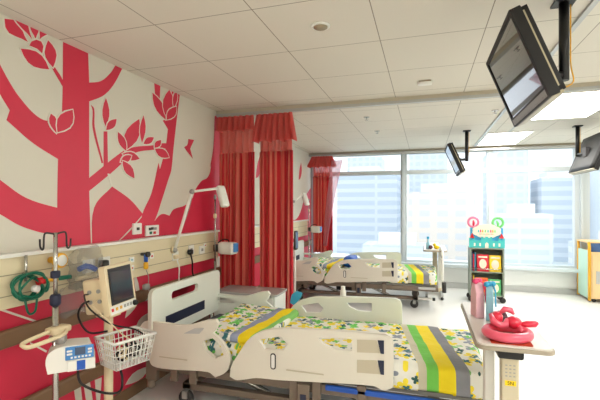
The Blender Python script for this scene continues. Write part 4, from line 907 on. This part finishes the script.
# ============================================================ BOOK TROLLEY
bx, by = 3.19, 7.1
t = thing('book_trolley', (bx, by, 0), 'grey book trolley with castle sign standing before the windows', 'bookcase')
MB().box((2.94, 6.96, .10), (2.965, 7.28, .86)).build('side_panel', M['case'], t, bevel=.004)
MB().box((3.415, 6.96, .10), (3.44, 7.28, .86)).build('side_panel', M['case'], t, bevel=.004)
MB().box((2.965, 7.26, .10), (3.415, 7.28, .86)).build('back_panel', M['case'], t)
for z in (.10, .47, .845): MB().box((2.965, 6.96, z), (3.415, 7.26, z+.018)).build('shelf', M['case'], t)
for z in (.15, .53): MB().bar((2.965, 6.965, z+.0), (3.415, 6.965, z+.0), .006).build('shelf_rail', M['steel'], t)
for x in (2.96, 3.42):
    for y in (6.99, 7.25): MB().lathe((x, y-.012, .045), [(.01, 0), (.045, .002), (.045, .022), (.01, .024)], 16, 'y').bar((x, y, .045), (x, y, .10), .008).build('castor', M['dark'], t)
# castle sign
sg = thing('castle_sign', (bx, 6.99, .864), 'cut-out castle and cloud display sign on top of book trolley', 'sign')
MB().box((2.95, 7.02, .865), (3.43, 7.03, 1.18)).build('backboard', M['castle_blue'], sg)
cs = [(2.93, .864), (3.45, .864), (3.45, 1.02), (3.42, 1.02), (3.42, .99), (3.39, .99), (3.39, 1.02), (3.36, 1.02), (3.36, .98), (3.27, .98), (3.27, 1.04), (3.24, 1.04), (3.24, 1.015), (3.21, 1.015), (3.21, 1.04), (3.17, 1.04), (3.17, 1.015), (3.14, 1.015), (3.14, 1.04), (3.11, 1.04), (3.11, .98), (3.02, .98), (3.02, 1.02), (2.99, 1.02), (2.99, .99), (2.96, .99), (2.96, 1.02), (2.93, 1.02)]
MB().plate(cs, (), 6.985, 6.995).build('castle_wall', M['teal'], sg)
g = MB(); g.plate([(3.165, .864), (3.215, .864), (3.215, .93), (3.19, .955), (3.165, .93)], (), 6.981, 6.985)
for x in (3.0, 3.08, 3.28, 3.36): g.plate(rect(x, x+.025, .89, .94), (), 6.981, 6.985)
g.build('castle_openings', M['cloud'], sg)
g = MB()
for x in (2.975, 3.405): MB().plate([(x-.035, 1.02), (x+.035, 1.02), (x, 1.10)], (), 6.984, 6.994).build('tower_roof', M['red'], sg)
cl = []
for k in range(48):
    a = 2*PI*k/48; rr = 1+.09*abs(math.sin(a*4)); cl.append((3.19+.20*rr*math.cos(a), 1.13+.105*rr*math.sin(a)))
MB().plate(cl, (), 7.0, 7.01).build('cloud', M['cloud'], sg)
g = MB()
for i, x in enumerate((3.07, 3.10, 3.13, 3.17, 3.21, 3.25, 3.28, 3.31)):
    g.mi = i % 4; g.plate([(x-.010, 1.11), (x+.010, 1.11), (x+.008, 1.15), (x-.006, 1.155)], (), 6.997, 7.0)
for i in range(12): g.mi = i % 4; g.plate(rect(3.08+.019*i, 3.09+.019*i, 1.075, 1.09), (), 6.997, 7.0)
g.build('cloud_lettering', [M['teal'], M['pink_dk'], M['yellow'], M['balloon_green']], sg)
def ringb(x, z, m, m2, lb, inner):
    t = thing('balloon_hoop', (x, 7.05, .864), lb, 'balloon')
    P = [(x+.075*math.cos(2*PI*k/28), 7.05, z+.075*math.sin(2*PI*k/28)) for k in range(28)]
    MB().tube(P, .019, 12, closed=True).build('hoop', m, t)
    MB().tube([(x, 7.05, z-.07), (x+.005, 7.05, z-.02), (x-inner*.02, 7.05, z+.03)], [.012, .02, .012], 10).build('centre_twist', m2, t)
    MB().bar((x, 7.05, z-.08), (x, 7.05, .864), .004).build('stick', M['white'], t)
ringb(3.00, 1.27, M['balloon_pink'], M['balloon_red'], 'round pink balloon hoop with red centre above castle sign', 0)
ringb(3.36, 1.265, M['balloon_green'], M['balloon_green'], 'round green balloon hoop above the castle sign', 1)
# books
BC = [(225, 40, 60), (250, 210, 40), (60, 60, 120), (240, 120, 40), (60, 160, 200), (240, 230, 210), (120, 40, 60), (40, 130, 90), (245, 170, 190), (90, 190, 120)]
BM = [mat('book cover %d' % i, c, .4) for i, c in enumerate(BC)]
BN = ['red', 'yellow', 'navy', 'orange', 'sky blue', 'cream', 'maroon', 'dark green', 'pale pink', 'light green']
def book(x, w, z, h, ci, lb, y=6.985, lean=.12, pic=None, grp='picture books on the trolley shelves', dp=.016):
    t = thing('picture_book', (x+w/2, y, z), lb, 'book', grp)
    m4 = Matrix.Translation((x, y, z)) @ Matrix.Rotation(-lean, 4, 'X')
    MB(m4).box((0, 0, 0), (w, .003, h)).box((0, dp-.003, 0), (w, dp, h)).box((0, 0, 0), (.003, dp, h)).build('cover', BM[ci], t)
    MB(m4).box((.003, .003, .004), (w-.004, dp-.003, h-.004)).build('pages', M['paper'], t)
    if pic is not None:
        g = MB(m4); g.plate([(w*.5+w*.32*math.cos(a*PI/8), h*.45+h*.28*math.sin(a*PI/8)) for a in range(16)], (), -.0015, 0.)
        g.plate(rect(w*.12, w*.88, h*.8, h*.9), (), -.0015, 0.); g.build('cover_picture', BM[pic], t)
def spine(x, z, h, ci, lb, grp='upright books on the trolley shelves', w=.02):
    t = thing('upright_book', (x+w/2, 7.06, z), lb, 'book', grp)
    MB().box((x, 7.03, z), (x+w, 7.036, z+h)).box((x, 7.03, z), (x+.002, 7.22, z+h)).box((x+w-.002, 7.03, z), (x+w, 7.22, z+h)).build('cover', BM[ci], t)
    MB().box((x+.002, 7.036, z+.004), (x+w-.002, 7.215, z+h-.004)).build('pages', M['paper'], t)
book(3.05, .17, .4885, .27, 0, 'red picture book with cream picture on the upper trolley shelf', pic=5)
book(3.23, .17, .4885, .26, 1, 'yellow picture book with cream picture on the upper trolley shelf', pic=5)
book(3.03, .18, .1185, .27, 3, 'orange picture book on lower trolley shelf behind the bows', pic=0)
book(3.22, .18, .1185, .25, 9, 'light green picture book with white panel on lower trolley shelf', pic=5)
for i, (x, c_, h_) in enumerate(((2.97, 2, .3), (2.993, 0, .27), (3.016, 4, .29))):
    spine(x, .4885, h_, c_, '%s upright book at the left end of the upper trolley shelf' % BN[c_])
for i, (x, c_, h_) in enumerate(((2.97, 6, .28), (2.993, 1, .3))):
    spine(x, .1185, h_, c_, '%s upright book at the left end of the lower trolley shelf' % BN[c_])

# ============================================================ PLAY CABINET AT THE RIGHT
t = thing('low_cabinet', (5.3, 7.7, 0), 'low cabinet with mint side, yellow edging and blue panel at right edge', 'cabinet')
MB().box((4.75, 7.46, .06), (6.1, 7.95, .80)).build('carcass', M['ply'], t)
MB().box((4.735, 7.50, .06), (4.7495, 7.92, .82)).build('side_panel', M['mint'], t)
MB().tube([(4.745, 7.465, .03), (4.745, 7.465, .86), (4.745, 7.48, .93), (4.745, 7.50, .95)], .022, 10).build('edge_post', M['amber'], t)
MB().tube([(4.745, 7.94, .03), (4.745, 7.94, .95)], .022, 10).build('edge_post', M['amber'], t)
MB().box((4.72, 7.48, .94), (6.1, 7.96, .965)).build('top_rail', M['ply'], t, bevel=.006)
MB().box((4.75, 7.50, .80), (6.1, 7.52, .94)).build('blue_panel', M['denim'], t)
d = MB().box((4.78, 7.448, .10), (5.38, 7.46, .76)).build('door', M['ply'], t, bevel=.004)
MB().box((4.83, 7.44, .30), (4.93, 7.448, .5)).build('label_window', M['locker_top'], d)
MB().box((5.42, 7.448, .10), (6.06, 7.46, .76)).build('door', M['ply'], t, bevel=.004)
for x in (4.82, 6.0): MB().lathe((x, 7.5, .03), [(.01, 0), (.03, .002), (.03, .02), (.01, .022)], 14, 'y').build('castor', M['dark'], t)

# ============================================================ OUTSIDE
def facade(name, rgb, win, sx, sz, fx=.35, fz=.4):
    m = bpy.data.materials.new(name); m.use_nodes = True; nt = m.node_tree; h = N(nt)
    b = nt.nodes['Principled BSDF']; b.inputs['Roughness'].default_value = .8
    tc = nt.nodes.new('ShaderNodeTexCoord'); sep = nt.nodes.new('ShaderNodeSeparateXYZ'); nt.links.new(tc.outputs['Object'], sep.inputs[0])
    fa = h.m('GREATER_THAN', h.m('FRACT', h.m('DIVIDE', h.m('ADD', sep.outputs[0], 500.), sx)), fx)
    fb = h.m('GREATER_THAN', h.m('FRACT', h.m('DIVIDE', h.m('ADD', sep.outputs[2], 500.), sz)), fz)
    nt.links.new(h.mix(h.m('MULTIPLY', fa, fb), lin(rgb), lin(win)), b.inputs['Base Color'])
    return m
F1 = facade('tower bands', (214, 222, 232), (194, 206, 220), 30, 4, .04, .45)  # distance haze is put into these pale, low-contrast facade colours
F2 = facade('peach block', (236, 224, 212), (220, 218, 218), 6, 4, .4, .45)
F3 = facade('pale tower', (222, 230, 236), (210, 220, 230), 4, 3.6, .35, .4)
F4 = facade('low white block', (228, 232, 234), (212, 220, 226), 8, 3, .1, .5)
GZ = -22.
struct(MB().box((-400, 12, GZ-1), (600, 900, GZ)).build('ground', mat('city ground', (208, 218, 218), .9, var=.08, bscale=.05)))
def building(c0, c1, m, lb, roof=None):
    x0, x1 = c0[0], c1[0]; y0, y1 = c0[1], c1[1]
    t = thing('office_tower', ((x0+x1)/2, (y0+y1)/2, GZ), lb, 'building')
    MB().box((x0, y0, GZ), (x1, y1, c1[2])).build('facade', m, t)
    MB().box((x0+(x1-x0)*.2, y0+3, c1[2]), (x0+(x1-x0)*.7, y1-3, c1[2]+3)).build('roof_plant', M['sill'], t)
building((-38, 190, 0), (-10, 225, 17.5), F1, 'wide pale blue office block with horizontal window bands, left of the city view')
building((-46, 260, 0), (-24, 285, 33), F3, 'tall pale tower rising behind the banded office block')
building((-3.5, 150, 0), (19, 175, 6.6), F2, 'peach coloured block in the middle of the city view')
building((-6, 230, 0), (14, 255, 30), F3, 'tall pale tower standing behind the peach block')
building((30, 200, 0), (46, 220, 26), F3, 'tall pale tower behind the castle sign in the city view')
building((50, 195, 0), (64, 215, 13.5), F1, 'blue banded block right of centre in the city view')
building((24, 130, 0), (37, 142, -.8), F4, 'low white banded building behind the book trolley')
building((68, 180, 0), (86, 200, 22), F3, 'pale tower furthest right in the city view')
building((-14, 110, 0), (6, 122, -9), F4, 'low white podium building near the far bed in the city view')
building((40, 120, 0), (70, 128, -8), F4, 'long low white building right of the trolley in the city view')
t = thing('flyover_road', (20, 95, GZ), 'pale elevated road crossing the city view below the towers', 'road')
g = MB(); pts = []
for k in range(41):
    a = k/40; pts.append((-60+160*a, 100-22*math.sin(a*PI)+a*14, -12+1.5*math.sin(a*5)))
for a, b in zip(pts, pts[1:]):
    q = [(a[0], a[1]-4, a[2]), (b[0], b[1]-4, b[2]), (b[0], b[1]+4, b[2]), (a[0], a[1]+4, a[2])]
    lo = [g.v(p) for p in q]; hi = [g.v((p[0], p[1], p[2]+1.2)) for p in q]
    for i in range(4): g.f([lo[i], lo[(i+1) % 4], hi[(i+1) % 4], hi[i]])
    g.f(lo[::-1]); g.f(hi)
g.build('road_deck', M['alu_out'] if 'alu_out' in M else M['sill'], t)
g = MB()
for a in pts[::4]: g.box((a[0]-1, a[1]-1, GZ), (a[0]+1, a[1]+1, a[2]))
g.build('piers', M['sill'], t)
rt = random.Random(4)
TREE = mat("tree leaves", (168, 196, 176), .9, var=.25, bscale=.8)
TL = ['first clump', '']
for i, (x, y, r, lb) in enumerate(((-17, 72, 3.6, 'pale green tree crown below the banded office block'), (-9, 70, 3.2, 'small pale green tree by the flyover behind the far bed'), (8, 66, 3.2, 'pale green tree crown below the peach block'),
                                   (20, 68, 3.4, 'pale green tree crown right of the book trolley'), (36, 72, 3.8, 'rounded pale tree crown before the long low white building'))):
    t = thing('street_tree', (x, y, GZ), lb, 'tree')
    g = MB()
    for k in range(12):
        a = rt.uniform(0, 6.3); q = rt.uniform(0, r*.6); g.ball((x+q*math.cos(a), y+q*math.sin(a), GZ+9+rt.uniform(-2, 3)), rt.uniform(r*.35, r*.6), 9)
    g.build('crown', TREE, t); MB().bar((x, y, GZ), (x, y, GZ+8), .4).build('trunk', M['grey'], t)

# ============================================================ LIGHT, SKY, CAMERA
w = bpy.data.worlds.new('sky'); sc.world = w; w.use_nodes = True; nt = w.node_tree
bg = nt.nodes['Background']; bg.inputs['Strength'].default_value = SKY
bg.inputs['Color'].default_value = (.86, .93, 1, 1)
cam = bpy.data.cameras.new('camera'); co = bpy.data.objects.new('camera', cam); col.objects.link(co)
co.location = (2.25, 0, 1.53); co.rotation_euler = (PI/2, 0, math.radians(17.2))
cam.sensor_width = 36; cam.lens = 403/600*36; cam.shift_y = .01; cam.clip_end = 2000; cam.clip_start = .02
sc.camera = co
sc.view_settings.view_transform = 'Standard'; sc.view_settings.look = 'None'; sc.view_settings.gamma = 1; sc.view_settings.use_curve_mapping = False
sc.view_settings.exposure = EXPO
sc.cycles.max_bounces = 8; sc.cycles.transparent_max_bounces = 12; sc.cycles.use_denoising = True
sc.cycles.caustics_reflective = False; sc.cycles.caustics_refractive = False; sc.cycles.sample_clamp_indirect = 6
